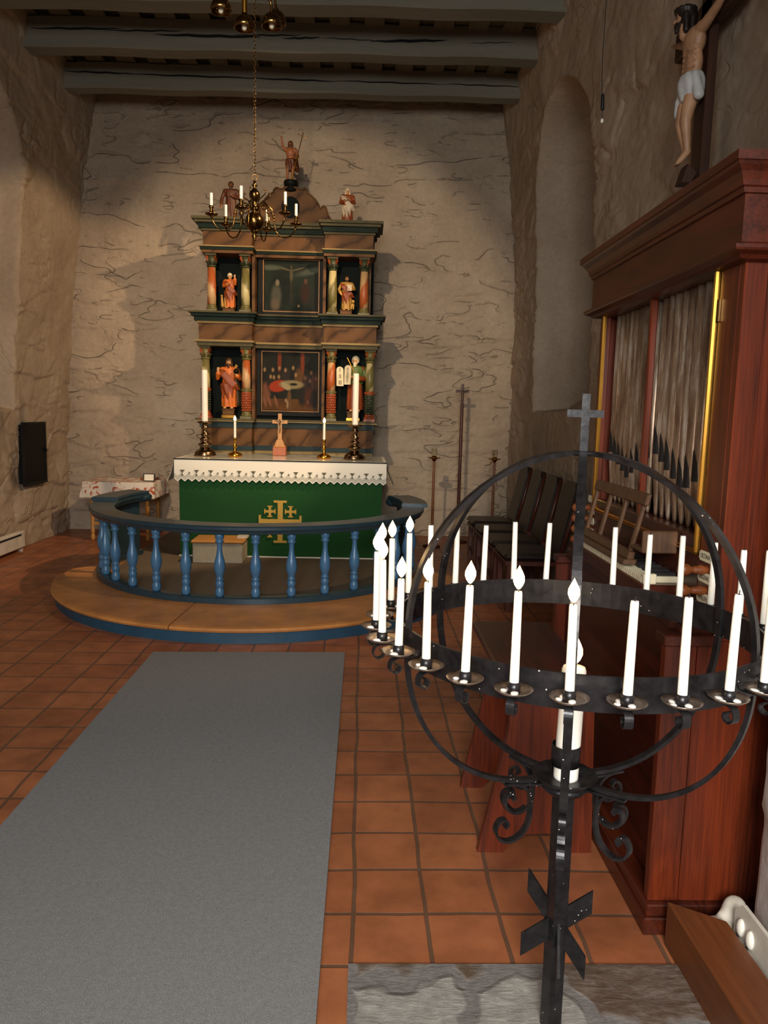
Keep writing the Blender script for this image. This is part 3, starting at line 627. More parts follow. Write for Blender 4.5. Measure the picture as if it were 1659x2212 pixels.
# height-normalised builders (feet at z=0, top of head at 1)
def standing(loc, h, label, robe_m, mantle_m, skin, hair, pose, rz=0, beard=1.3, long=True, bald=False, extra=None, cat='statue', bare=None):
    root = thing('wooden_figure', loc, label, cat, None, rz); sk, hb, rb, mb = MB(), MB(), MB(), MB(); vx = .011
    eb = head(sk, hb, (0, -.01, .915), .078, (pose.get('look', 0), -1, 0), beard, long, bald)
    if bare != 'torso':
        robe(rb, [(.03, .15, .11), (.12, .155, .115), (.4, .14, .11), (.58, .125, .095), (.70, .15, .1), (.78, .155, .09), (.83, .06, .06)], 9, .07)
        rb.cap((-.13, 0, .76), (.13, 0, .76), .07, .07)
    for s in (-1, 1):
        e, w = pose['L' if s < 0 else 'R']; sh = V(s*.155, 0, .765); e = V(*e); w = V(*w)
        tgt = sk if bare == 'torso' else rb
        tgt.cap(sh, e, .052, .043); (sk if bare == 'torso' else rb).cap(e, e+(w-e)*.75, .045, .05 if bare != 'torso' else .033)
        sk.cap(e+(w-e)*.5, w, .028, .024); hand(sk, w, (w-e) if not pose.get('hd') else pose['hd'], .105)
        sk.cap((s*.065, .0, .03), (s*.07, -.11, .018), .032, .026)     # foot
        for t_ in range(4): sk.cap((s*.07+(t_-1.5)*.014, -.10, .014), (s*.07+(t_-1.5)*.016, -.14, .010), .010, .008)
    if mantle_m: # mantle draped diagonally over one shoulder and around the hip
        mb.sweep([(-.13, -.03, .80), (-.10, -.11, .70), (.0, -.125, .58), (.12, -.11, .46), (.165, -.03, .38), (.12, .08, .42), (0, .11, .5), (-.1, .09, .62), (-.14, .03, .76)], [(.075*math.cos(q)*1., .014*math.sin(q)) for q in [2*PI*i/12 for i in range(12)]], None, up=lambda i: (0, -1, .2) if i < 5 else (0, 1, .2), smooth=True)
        robe(mb, [(.12, .10, .06), (.3, .13, .09), (.47, .15, .10), (.52, .10, .08)], 7, .12, sh=lambda f: (.035*(1-f)-.03, -.035))
    finish(root, h, [('body', sk, skin, vx*.75), ('hair', hb, hair, vx*.7), ('eyes', eb, 'hairk', 0), ('robe', rb, robe_m, vx), ('mantle', mb, mantle_m or robe_m, vx)])
    if extra: extra(root, h)
    return root

# ================================================================== ALTARPIECE (retable)
AX, AYB, AYC = -.905, 9.2, 9.4     # centre x, front of side bays, front of recessed centre
re_ = thing('altarpiece', (AX, 9.45, .12), 'painted wooden altarpiece in two storeys with columns behind the altar', 'altarpiece')
OZ = .12; ir = Matrix.Translation((0, -.0, 0))
def Ly(y): return y-9.45
def Lz(z): return z-OZ
BAY = [(-1.0, -.42), (.42, 1.0)]
# carcass behind everything
b = MB(); b.box((-1.0, Ly(9.62), 0), (1.0, Ly(9.72), Lz(3.82))); b.box((-.42, Ly(9.5), 0.0), (.42, Ly(9.62), Lz(3.8))); b.build('back_panel', M_['nichebg'], re_)
def band(b, z0, z1, hw, out, mat, inner=.42, side_only=False):
    """front strip following the broken plan: bays project, centre recessed"""
    yb, yc, bk = Ly(9.2)-out, Ly(9.4)-out, Ly(9.66)
    pts = [(-hw, yb), (-inner+out*.6, yb), (-inner+out*.6, yc), (inner-out*.6, yc), (inner-out*.6, yb), (hw, yb), (hw, bk), (-hw, bk)]
    b.prism([(x, y) for x, y in pts], Lz(z0), Lz(z1), mat)
def entab(name, zs, hw, crown):
    b = MB()
    for (z0, z1, o_, m_) in zs: band(b, z0, z1, hw+o_, o_, m_)
    return b.build(name, M_['marble'], re_)
entab('predella', [(.12, 1.14, -.02, 'stoolside'), (1.14, 1.18, .0, 'cream'), (1.18, 1.235, .015, 'slate'), (1.235, 1.45, 0, 'marble'), (1.45, 1.52, .015, 'slate'), (1.52, 1.535, .05, 'cream'), (1.535, 1.555, .06, 'trim')], 1.02, 0)
entab('lower_entablature', [(2.40, 2.445, .02, 'trim'), (2.445, 2.468, .045, 'cream'), (2.468, 2.66, 0, 'marble'), (2.66, 2.685, .02, 'cream'), (2.685, 2.735, .045, 'trimdark'), (2.735, 2.77, .075, 'trimdark'), (2.77, 2.79, .105, 'trim')], 1.04, 0)
entab('upper_entablature', [(3.455, 3.49, .015, 'marble'), (3.49, 3.52, .03, 'trimdark'), (3.52, 3.535, .045, 'cream'), (3.535, 3.70, 0, 'marble'), (3.70, 3.725, .02, 'trim'), (3.725, 3.78, .045, 'trimdark'), (3.78, 3.81, .08, 'trim'), (3.81, 3.84, .11, 'trim')], .985, 0)
# side walls of bays and pilasters
for (z0, z1, hw) in ((1.555, 2.40, 1.0), (2.79, 3.455, .965)):
    for s in (-1, 1):
        b = MB(); b.box((min(s*.40, s*.435), Ly(9.3), Lz(z0)), (max(s*.40, s*.435), Ly(9.64), Lz(z1)), 'marble'); b.box((min(s*(hw-.03), s*hw), Ly(9.36), Lz(z0)), (max(s*(hw-.03), s*hw), Ly(9.64), Lz(z1)), 'marble')
        b.box((min(s*.435, s*(hw-.03)), Ly(9.5), Lz(z0)), (max(s*.435, s*(hw-.03)), Ly(9.56), Lz(z1)), 'nichebg'); b.build('niche', M_['marble'], re_)
# columns
def column(x, z0, z1, twist_m, capm, ringm, drum=None):
    c = link('column', None, re_, (x, Ly(9.27), Lz(z0))); c.empty_display_size = .05
    H = z1-z0; b = MB()
    b.box((-.066, -.066, 0), (.066, .066, .03), ringm); b.lathe([(.062, .03), (.066, .04), (.062, .055), (.05, .06), (.056, .075), (.052, .085), (.046, .09)], ringm, 20); b.build('base', M_[ringm], c)
    zs = .09
    if drum:
        b = MB(); dh = H*.27; b.lathe([(.048, zs), (.05, zs+dh)], drum, 20)
        rows = 8
        for r_ in range(rows):
            for k in range(11):
                a = 2*PI*(k+.5*(r_ % 2))/11; zc = zs+dh*(r_+.5)/rows; T = Matrix.Rotation(a, 4, 'Z') @ Matrix.Translation((.052, 0, zc)); b.box((-.008, -.0115, -dh/rows*.40), (.008, .0115, dh/rows*.40), drum, T, bev=.004)
        b.lathe([(.05, zs+dh), (.064, zs+dh+.012), (.064, zs+dh+.03), (.05, zs+dh+.04)], ringm, 20); b.build('drum', M_[drum], c); zs += dh+.04
    zc = H-.155
    b = MB(); b.lathe([(.051, 0), (.052, (zc-zs)*.4), (.044, zc-zs)], twist_m, 24); b.build('shaft', M_[twist_m], c, (0, 0, zs))
    b = MB(); b.lathe([(.045, zc), (.056, zc+.008), (.056, zc+.02), (.044, zc+.026), (.046, zc+.07), (.055, zc+.13)], capm, 20)
    for k in range(8):
        a = 2*PI*k/8; T = Matrix.Rotation(a, 4, 'Z'); b.sweep([(.046, 0, zc+.028), (.056, 0, zc+.055), (.066, 0, zc+.068), (.07, 0, zc+.060)], [(-.012, -.003), (.012, -.003), (.012, .003), (-.012, .003)], capm, up=(1, 0, 0), T=T)
    for k in range(4):
        a = PI/4+PI/2*k; T = Matrix.Rotation(a, 4, 'Z'); pts = [(.06+.016*math.cos(q)*(1-q/14), 0, zc+.108+.016*math.sin(q)*(1-q/14)) for q in [i*.6 for i in range(12)]]; b.strip([(.045, 0, zc+.07)]+pts[::-1][::-1], .018, .006, (0, 1, 0), 'caporange', T=T)
    b.box((-.064, -.064, H-.025), (.064, .064, H), 'trim'); b.build('capital', M_[capm], c)
for x, tw, dr in ((-.975, 'twgreen', 'olivedark'), (-.495, 'tworange', 'caporange'), (.515, 'tworange2', 'caporange'), (.975, 'twgreen2', 'olivedark')):
    column(x, 1.555, 2.40, tw, 'capgreen', 'caporange' if dr == 'olivedark' else 'capgreen', dr)
for x, tw in ((-.9, 'tworange'), (-.505, 'twgreen'), (.515, 'twgreen2'), (.885, 'tworange2')):
    column(x, 2.79, 3.455, tw, 'olivedark', 'capgreen')
# framed paintings
def painting(z0, z1, x0, x1, fn, label):
    p = link('painting', None, re_, (0, Ly(9.47), 0)); p.empty_display_size = .05; p['label'] = label
    b = MB()
    def fr(o_, w, d, mat, y):
        b.box((x0-o_, y-d, Lz(z0)-o_), (x1+o_, y, Lz(z0)-o_+w), mat); b.box((x0-o_, y-d, Lz(z1)+o_-w), (x1+o_, y, Lz(z1)+o_), mat)
        b.box((x0-o_, y-d, Lz(z0)-o_+w), (x0-o_+w, y, Lz(z1)+o_-w), mat); b.box((x1+o_-w, y-d, Lz(z0)-o_+w), (x1+o_, y, Lz(z1)+o_-w), mat)
    fr(.07, .045, .05, 'black', .03); fr(.02, .014, .035, 'oldgilt', .03); b.build('frame', M_['black'], p)
    n = 170; U, Vv = np.meshgrid(np.linspace(0, 1, n), np.linspace(0, 1, n)); col = fn(U, Vv); o = grid('canvas', x0+(x1-x0)*U, .012+0*U, Lz(z0)+(z1-z0)*Vv, M_['canvas'], parent=p)
    ca = o.data.color_attributes.new('Col', 'FLOAT_COLOR', 'POINT'); arr = np.ones((n*n, 4)); arr[:, :3] = np.clip(col.reshape(-1, 3)*.48, 0, 1); ca.data.foreach_set('color', arr.ravel())
def lin(r, g, b_): return np.array(rgb(r, g, b_)[:3])
def blob(c, U, Vv, x, y, rx, ry, col, soft=.25, rot=0):
    dx, dy = U-x, Vv-y; a = dx*math.cos(rot)+dy*math.sin(rot); d_ = -dx*math.sin(rot)+dy*math.cos(rot); q = np.sqrt((a/rx)**2+(d_/ry)**2); m = (1-smooth(1-soft, 1+soft, q))[..., None]; return c*(1-m)+lin(*col)*m
def supper(U, Vv):
    c = lin(40, 42, 30)*np.ones(U.shape+(3,)); n = (fbm(U*6, Vv*6, 3, 5))[..., None]; c = c*(1+n*1.2)
    c = np.where((Vv < .2)[..., None], lin(120, 78, 34)*(1+n*.8), c)
    for x in (.3, .72): c = blob(c, U, Vv, x, .85, .035, .3, (150, 66, 34), .1)
    for x, y, col in ((.05, .55, (40, 36, 30)), (.05, .3, (150, 94, 66)), (.16, .48, (52, 48, 34)), (.33, .54, (50, 42, 30)), (.42, .56, (62, 52, 44)), (.58, .6, (38, 34, 30)), (.66, .56, (120, 84, 46)), (.8, .45, (70, 50, 44)), (.9, .42, (44, 40, 36)), (.97, .48, (86, 58, 50)), (.45, .28, (44, 46, 36)), (.72, .25, (48, 44, 36)), (.85, .22, (96, 50, 32)), (.95, .2, (44, 40, 36))): c = blob(c, U, Vv, x, y, .085, .17, col, .35)
    c = blob(c, U, Vv, .28, .42, .17, .1, (206, 74, 34), .15, .2); c = blob(c, U, Vv, .52, .45, .22, .075, (176, 158, 112), .2); c = blob(c, U, Vv, .56, .455, .07, .022, (40, 38, 32), .2); c = blob(c, U, Vv, .42, .42, .1, .05, (206, 190, 142), .2, -.6)
    c = blob(c, U, Vv, .48, .15, .04, .2, (130, 92, 50), .2); c = blob(c, U, Vv, .45, .1, .018, .07, (190, 160, 110), .3)
    for x, y in ((.03, .7), (.18, .7), (.14, .58), (.3, .73), (.29, .58), (.41, .7), (.55, .74), (.6, .62), (.77, .57), (.88, .66), (.86, .52), (.97, .56), (.2, .57), (.42, .17), (.82, .15)): c = blob(c, U, Vv, x, y, .022, .034, (196, 152, 104) if x < .7 else (128, 92, 70), .5)
    for x in (.03, .12, .24): c = blob(c, U, Vv, x, .15, .02, .1, (170, 110, 80), .4, .3)
    return c
def calvary(U, Vv):
    c = lin(38, 50, 38)*np.ones(U.shape+(3,)); n = fbm(U*5, Vv*5, 13, 5)[..., None]; c = c*(1+n*1.6)
    c = blob(c, U, Vv, .1, .86, .22, .05, (110, 120, 100), .5); c = blob(c, U, Vv, .85, .8, .25, .06, (96, 106, 92), .6, .3); c = blob(c, U, Vv, .5, .5, .022, .4, (62, 56, 40), .3); c = blob(c, U, Vv, .5, .82, .22, .02, (62, 56, 40), .3)
    for s in (-1, 1): c = blob(c, U, Vv, .5+s*.12, .84, .12, .014, (128, 122, 92), .4, s*.3)
    c = blob(c, U, Vv, .5, .72, .03, .13, (112, 104, 78), .4); c = blob(c, U, Vv, .5, .88, .022, .03, (104, 90, 62), .3)
    c = blob(c, U, Vv, .22, .3, .09, .22, (104, 104, 84), .4); c = blob(c, U, Vv, .24, .56, .035, .06, (164, 152, 124), .4); c = blob(c, U, Vv, .2, .12, .08, .12, (128, 112, 90), .5)
    c = blob(c, U, Vv, .76, .36, .09, .2, (70, 44, 32), .5); c = blob(c, U, Vv, .77, .6, .03, .05, (120, 84, 62), .4); c = blob(c, U, Vv, .64, .1, .02, .03, (170, 150, 120), .3); c = blob(c, U, Vv, .95, .2, .1, .2, (46, 48, 42), .5)
    return c
painting(1.67, 2.36, -.325, .34, supper, 'framed painting of a supper table with many figures'); painting(2.86, 3.44, -.31, .33, calvary, 'framed dark painting of a crucifixion with two mourners')
# pediment
half = [(.58, 0), (.565, .03), (.54, .045), (.52, .035), (.47, .075), (.44, .12), (.43, .16), (.415, .205), (.394, .222), (.37, .21), (.355, .188), (.33, .23), (.29, .29), (.245, .33), (.20, .36), (.197, .385), (.18, .405), (.155, .411), (.13, .40), (.108, .397), (.09, .405), (.077, .418), (0, .418)]
b = MB(); poly = [(x, Lz(3.845)+z) for x, z in half]+[(-x, Lz(3.845)+z) for x, z in half[::-1][1:]]; b.prism(poly, Ly(9.42), Ly(9.5), 'marble', 'y')
edge = [(x, Ly(9.415), Lz(3.845)+z) for x, z in half]+[(-x, Ly(9.415), Lz(3.845)+z) for x, z in half[::-1][1:]]; b.tube(edge, .012, 'marble', 6); b.build('pediment', M_['marble'], re_)
b = MB(); b.ball((0, Ly(9.415), Lz(4.04)), (.105, .012, .125), 'nichebg', 24); b.build('medallion', simple('blue_medallion', rgb(48, 52, 62), .5), re_)
b = MB(); b.lathe([(.035, 0), (.07, .012), (.075, .03), (.055, .05), (.055, .06), (.082, .075), (.088, .11), (.08, .13), (0, .13)], 'black', 20, Matrix.Translation((0, Ly(9.45), Lz(4.215)))); b.build('finial_pedestal', simple('dark_green_pedestal', rgb(38, 44, 34), .5), re_)

# ---- carved figures on the altarpiece
def staffcross(root, h):
    b = MB(); b.cap((.05*h, -.13*h, .01*h), (.33*h, -.06*h, 1.17*h), .013*h, .010*h); b.cap((.20*h, -.06*h, 1.14*h), (.44*h, -.06*h, 1.02*h), .008*h, .008*h); b.build('cross_staff', M_['gold'], root)
def loin_body(loc, h):
    root = thing('wooden_figure', loc, 'carved man with raised arm and long gold cross staff on top of altarpiece', 'statue'); sk, hb, lb = MB(), MB(), MB()
    eb = head(sk, hb, (0, -.01, .90), .07, (-.2, -1, 0), 1.2, True)
    sk.ball((0, 0, .70), (.125, .08, .12)); sk.ball((0, 0, .58), (.10, .07, .12)); sk.ball((0, 0, .49), (.115, .08, .08)); sk.cap((-.12, 0, .76), (.12, 0, .76), .05, .05)
    for s in (-1, 1): sk.cap((s*.06, 0, .48), (s*.065, -.03, .26), .065, .045); sk.cap((s*.065, -.03, .26), (s*.05-(.03 if s < 0 else 0), 0, .05), .045, .026); sk.cap((s*.05, 0, .03), (s*.06, -.1, .02), .028, .022)
    sk.cap((-.14, 0, .76), (-.20, -.02, .86), .04, .033); sk.cap((-.20, -.02, .86), (-.22, -.06, 1.0), .034, .024); hand(sk, (-.22, -.06, 1.0), (0, -.1, 1), .09)
    sk.cap((.14, 0, .76), (.2, .0, .60), .04, .034); sk.cap((.2, 0, .6), (.13, -.11, .52), .033, .024); hand(sk, (.13, -.11, .52), (-.6, -.8, .1), .09)
    robe(lb, [(.24, .10, .075), (.40, .125, .095), (.52, .125, .09), (.55, .10, .07)], 8, .1); lb.cap((.12, .03, .8), (.17, .07, .3), .03, .07); lb.cap((.11, .0, .5), (.15, .0, .33), .03, .05)
    finish(root, h, [('body', sk, 'skind', .009), ('hair', hb, 'hairb', .008), ('eyes', eb, 'hairk', 0), ('loincloth', lb, 'rdeep', .010)]); staffcross(root, h)
loin_body((AX-.01, 9.45, 4.3465), .455)
arms_fold = {'L': ((-.2, 0, .6), (-.05, -.15, .63)), 'R': ((.2, 0, .6), (.06, -.15, .66))}
standing((-1.60, 9.4, 3.841), .46, 'carved man in dark red robe standing on left top corner of altarpiece', 'rdeep', None, 'skind', 'hairb', {'L': ((-.23, .02, .60), (-.24, -.06, .42)), 'R': ((.2, 0, .6), (.05, -.15, .62)), 'look': .1}, 0, 1.3, False)
b = thing('figure_plinth', (-.235, 9.4, 3.841), 'small dark plinth under woman figure on right top corner of altarpiece', 'plinth'); q = MB(); q.box((-.1, -.07, 0), (.1, .07, .018)); q.build('slab', M_['black'], b)
standing((-.235, 9.4, 3.8595), .41, 'carved long-haired woman in red and white robe on right top corner of altarpiece', 'rred', 'rwhite', 'skin', 'hairg', arms_fold, 0, False, True)
# storey niches
pedestal((-1.617, 9.38, 2.791), .17, .06, 'low gold plinth in upper left niche of altarpiece'); pedestal((-.23, 9.38, 2.791), .17, .075, 'low gold plinth in upper right niche of altarpiece')
pedestal((-1.62, 9.36, 1.556), .17, .115, 'brown and gold plinth in lower left niche of altarpiece'); pedestal((-.125, 9.36, 1.556), .17, .115, 'brown and gold plinth in lower right niche of altarpiece')
def eagle(root, h):
    b = MB(); b.cap((-.2*h, -.1*h, .06*h), (-.22*h, -.1*h, .3*h), .05*h, .03*h); b.ball((-.22*h, -.12*h, .34*h), .035*h); b.cap((-.14*h, -.06*h, .3*h), (-.12*h, -.04*h, .05*h), .02*h, .05*h); b.build('eagle', M_['ryellow'], root)
standing((-1.61, 9.38, 2.8515), .41, 'carved saint in orange robe with raised arm and eagle, upper left niche', 'rorange', 'rred', 'skin', 'hairg', {'L': ((-.17, -.08, .62), (-.02, -.19, .66)), 'R': ((.16, -.1, .68), (.17, -.2, .84)), 'look': .4}, 0, False, False, extra=eagle)
def lion(root, h):
    b = MB(); b.ball((.17*h, -.12*h, .13*h), (.07*h, .09*h, .1*h)); b.ball((.19*h, -.2*h, .24*h), .055*h); b.cap((.14*h, -.2*h, .12*h), (.14*h, -.22*h, .02*h), .02*h, .02*h); b.cap((.21*h, -.2*h, .12*h), (.21*h, -.22*h, .02*h), .02*h, .02*h); b.build('lion', M_['ryellow'], root)
    b = MB(); b.box((.02*h, -.22*h, .55*h), (.15*h, -.17*h, .72*h)); b.build('held_book', M_['rwhite'], root)
standing((-.225, 9.38, 2.8665), .40, 'carved saint in ochre tunic and red robe with book and lion, upper right niche', 'ryellow', 'rred', 'skin', 'hairb', {'L': ((-.24, -.02, .6), (-.17, -.14, .47)), 'R': ((.22, -.02, .62), (.1, -.17, .6))}, 0, 1.4, False, extra=lion)
def orb(root, h):
    b = MB(); b.ball((.17*h, -.17*h, .74*h), .055*h, None, 18); b.build('orb', M_['black'], root); b = MB(); b.box((.162*h, -.178*h, .79*h), (.178*h, -.162*h, .87*h)); b.box((.14*h, -.178*h, .825*h), (.2*h, -.162*h, .845*h)); b.build('orb_cross', M_['gold'], root)
    b = MB(); robe(b, [(.05*h, .1*h, .05*h), (.4*h, .12*h, .06*h), (.75*h, .1*h, .05*h)], 7, .12, sh=lambda f: (.06*h+.05*h*(1-f), .09*h)); b.build('cloak', M_['rdark'], root)
standing((-1.62, 9.36, 1.6715), .60, 'carved bearded man in orange robe holding dark orb with cross, lower left niche', 'rorange', 'rred', 'skin', 'hairb', {'L': ((-.22, -.02, .60), (-.19, -.14, .72)), 'R': ((.22, -.02, .60), (.17, -.16, .66)), 'hd': (0, -.1, 1)}, 0, 1.5, True, extra=orb)
def tablets(root, h):
    p = link('stone_tablets', None, root); p.empty_display_size = .02
    for k, (xx, rot, tx) in enumerate(((-.27, R(22), ['I', 'II', 'III']), (-.14, R(-28), ['IV', 'V', 'VI', 'VII', 'VIII', 'IX', 'X']))):
        w, hh = .066*h, .36*h; T = Matrix.Translation((xx*h, -.24*h, .45*h+k*.03*h)) @ Matrix.Rotation(rot, 4, 'Z') @ Matrix.Rotation(R(-4), 4, 'X')
        pl = [(-w, 0), (w, 0), (w, hh*.8)]+[(w*math.cos(a), hh*.8+w*.9*math.sin(a)) for a in [PI*i/8 for i in range(1, 8)]]+[(-w, hh*.8)]; b = MB(); b.prism(pl, -.008*h, .008*h, 'ivory', 'y', T); b.build('tablet', M_['ivory'], p)
        for i, s_ in enumerate(tx):
            n_ = len(tx); text(s_, (.11 if n_ == 3 else .055)*h, M_['ink'], p, T @ axes((1, 0, 0), (0, 0, 1), (0, -1, 0), (0, -.0095*h, hh*(.78-.62*i/(n_-1)))), .0004, 'numeral', .8)
    b = MB(); b.cap((-.15*h, -.2*h, .96*h), (.12*h, -.22*h, .42*h), .012*h, .010*h); b.build('rod', M_['gold'], root)
standing((-.105, 9.36, 1.6715), .66, 'carved old man with long white beard, staff and numbered tablets, lower right niche', 'rred', None, 'skin', 'hairg', {'L': ((-.19, -.05, .60), (-.05, -.19, .62)), 'R': ((.2, -.02, .6), (.02, -.18, .58)), 'look': -.25}, 0, 3.4, False, extra=tablets)
# green tunic of the old man
for o in bpy.data.objects:
    if o.get('label', '').startswith('carved old man'):
        b = MB(); k = .66; robe(b, [(.50, .15, .115), (.6, .14, .105), (.7, .165, .11), (.80, .165, .095), (.835, .07, .06)], 9, .05); b.cap((.155, 0, .765), (.2, -.02, .6), .058, .06); b.cap((-.155, 0, .765), (-.19, -.05, .6), .058, .06); b.v = [(x*k, y*k, z*k) for x, y, z in b.v]; remesh(b.build('tunic', M_['rgreen'], o, fix=False), .007)

# altar crucifix
ax = thing('altar_crucifix', (-.945, 8.78, ATOP), 'light wooden crucifix on stepped foot in middle of altar', 'crucifix')
b = MB(); b.box((-.075, -.06, 0), (.075, .06, .095), bev=.004); b.build('foot_block', wood('amber_wood', rgb(150, 76, 34), rgb(182, 100, 48)), ax)
b = MB(); b.box((-.07, -.05, .095), (.07, .05, .11), bev=.003); b.prism([(-.055, .11), (.055, .11), (.05, .135), (.03, .18), (-.03, .18), (-.05, .135)], -.03, .03, None, 'y'); b.build('foot', M_['oak'], ax)
b = MB(); b.prism([(-.022, .17), (.022, .17), (.022, .36), (.085, .362), (.085, .40), (.022, .40), (.020, .475), (-.020, .475), (-.022, .40), (-.085, .40), (-.085, .362), (-.022, .36)], -.011, .011, None, 'y'); b.build('cross', M_['oak'], ax)
b = MB(); b.ball((0, -.024, .400), (.008, .008, .011)); b.cap((0, -.020, .385), (0, -.020, .335), .010, .008); b.cap((-.012, -.018, .385), (-.055, -.014, .397), .0045, .0035); b.cap((.012, -.018, .385), (.055, -.014, .397), .0045, .0035); b.cap((0, -.022, .335), (.004, -.026, .295), .008, .006); b.cap((.004, -.026, .295), (0, -.016, .25), .006, .004); remesh(b.build('figure_of_christ', M_['pewter'], ax, fix=False), .0022)

# ================================================================== SMALL TABLE IN THE BACK CORNER
tb = thing('side_table', (-3.0, 9.75, 0), 'small wooden table under a flowered cloth in the back left corner', 'table')
b = MB(); b.box((-.42, -.3, .70), (.42, .3, .735), bev=.004); b.box((-.36, -.25, .62), (.36, .25, .70)); b.build('tabletop', M_['oak'], tb)
lg = MB(); lg.lathe([(0, 0), (.014, 0), (.026, .02), (.028, .06), (.018, .09), (.024, .11), (.026, .13), (.018, .16), (.024, .3), (.026, .45), (.018, .56), (.026, .58), (.026, .62), (0, .62)], 'oak', 14); f_ = None
for sx in (-1, 1):
    for sy in (-1, 1):
        if f_ is None: f_ = lg.build('leg', M_['oak'], tb, (sx*.34, sy*.24, 0))
        else: o = f_.copy(); C.objects.link(o); o.location = (sx*.34, sy*.24, 0)
b = MB(); b.box((-.34, -.25, .2), (.34, -.23, .235)); b.build('stretcher', M_['oak'], tb); b = MB(); b.box((-.34, .23, .2), (.34, .25, .235)); b.build('stretcher', M_['oak'], tb)
def cloth(w, d, top, drop, seed, th=.006):
    n = 90; vs = []; hx, hy = w/2, d/2
    X, Y = np.meshgrid(np.linspace(-hx-drop, hx+drop, n), np.linspace(-hy-drop, hy+drop, n))
    ox = np.maximum(0, np.abs(X)-hx); oy = np.maximum(0, np.abs(Y)-hy); o_ = np.maximum(ox, oy); Z = np.where(o_ > 0, top-o_*.985, top)
    wav = 1+.0*X; fl = .02*np.sin(X*26+seed)*np.sin(Y*24+seed)+.03
    X2 = np.clip(X, -hx, hx)+np.sign(X)*np.where(ox > 0, np.minimum(1, ox*8)*.012+fl*ox*2.2, 0); Y2 = np.clip(Y, -hy, hy)+np.sign(Y)*np.where(oy > 0, np.minimum(1, oy*8)*.012+fl*oy*2.2, 0)
    return X2, Y2, Z
X, Y, Z = cloth(.86, .62, .742, .2, 2); o = grid('table_cloth', X, Y, Z, M_['floral']); o.location = (-3.0, 9.75, 0)
so = o.modifiers.new('s', 'SOLIDIFY'); so.thickness = .003; tag(o, 'white cloth with rust coloured flowers draped over the corner table', 'tablecloth')
b = MB(); b.box((-.07, -.01, 0), (.07, .012, .10), 'chairpad'); b.box((-.058, -.012, .012), (.058, -.009, .088), 'white'); o = b.build('picture_card', None, None, (-2.66, 9.6, .7445)); o.rotation_euler = (R(-8), 0, 0); tag(o, 'small framed card standing on right end of flowered table', 'card')
b = MB(); b.box((-.1, -.08, 0), (.1, .08, .03), bev=.004); o = b.build('hymn_book', M_['walnut'], None, (-2.72, 9.85, .7445)); tag(o, 'brown book lying on flowered table behind the card', 'book')

# iron wall cupboard and electric heater on the left wall
wc = thing('wall_cupboard', (-3.905, 9.2, 1.09), 'black iron cupboard door set in the left wall', 'cupboard')
b = MB(); b.box((-.05, -.3, -.34), (.015, .3, .34), bev=.004); b.build('door', M_['black'], wc)
b = MB(); b.box((.005, -.33, -.37), (.02, -.29, .37)); b.box((.005, .29, -.37), (.02, .33, .37)); b.box((.005, -.29, .335), (.02, .29, .37)); b.box((.005, -.29, -.37), (.02, .29, -.335)); b.build('frame', M_['dark'], wc)
b = MB(); b.ball((.025, .28, .03), .022); b.build('knob', M_['black'], wc)
he = thing('wall_heater', (-3.86, 8.0, .05), 'low white electric panel heater along the foot of left wall', 'heater')
b = MB(); b.box((-.04, -.72, 0), (.03, .72, .19), bev=.012); b.build('casing', M_['radiator'], he)
b = MB(); b.box((.03, -.66, .145), (.034, .62, .165)); b.build('grille_slot', M_['dark'], he); b = MB(); b.box((-.04, .70, -.05), (.0, .72, .0)); b.box((-.04, -.72, -.05), (0, -.70, 0)); b.build('foot', M_['radiator'], he)

# ================================================================== PROCESSIONAL CROSS AND TORCHES
pc = thing('processional_cross', (1.27, 9.9, 0), 'tall dark processional cross on a pole against the back wall', 'cross')
b = MB(); b.lathe([(0, 0), (.13, 0), (.13, .02), (.05, .04), (.03, .06)], 'chairwood', 20); b.build('foot', M_['chairwood'], pc)
b = MB(); b.cap((0, 0, .04), (0, 0, 1.80), .022, .02); b.build('pole', M_['chairwood'], pc)
b = MB(); b.prism([(-.03, 1.76), (.03, 1.76), (.018, 1.82), (.018, 1.945), (.085, 1.945), (.085, 1.985), (.018, 1.985), (.018, 2.055), (-.018, 2.055), (-.018, 1.985), (-.085, 1.985), (-.085, 1.945), (-.018, 1.945), (-.018, 1.82)], -.012, .012, None, 'y'); b.build('cross', M_['chairwood'], pc)
b = MB(); b.cap((0, -.022, 1.95), (0, -.022, 1.84), .016, .009); b.ball((0, -.026, 1.975), .014); b.cap((0, -.018, 1.95), (-.07, -.016, 1.97), .006, .005); b.cap((0, -.018, 1.95), (.07, -.016, 1.97), .006, .005); remesh(b.build('figure_of_christ', M_['pewter'], pc, fix=False), .004)
for x, lab in ((.895, 'brass-topped processional torch left of the tall dark cross'), (1.65, 'brass-topped processional torch right of the tall dark cross')):
    t_ = thing('processional_torch', (x, 9.5, 0), lab, 'torch')
    b = MB(); b.lathe([(0, 0), (.11, 0), (.11, .02), (.04, .04), (.02, .06)], 'chairwood', 20); b.build('foot', M_['chairwood'], t_); b = MB(); b.cap((0, 0, .04), (0, 0, 1.10), .019, .015); b.build('pole', M_['walnut'], t_)
    b = MB(); b.lathe([(.014, 1.08), (.022, 1.09), (.03, 1.11), (.08, 1.125), (.083, 1.132), (.03, 1.128), (.03, 1.15), (0, 1.15)], 'brass', 24); b.build('drip_pan', M_['brass'], t_)
    b = MB(); b.lathe([(.033, 1.131), (.033, 1.24), (.031, 1.24), (.031, 1.131)], 'glass', 20, caps=False); b.build('glass_chimney', M_['glass'], t_)

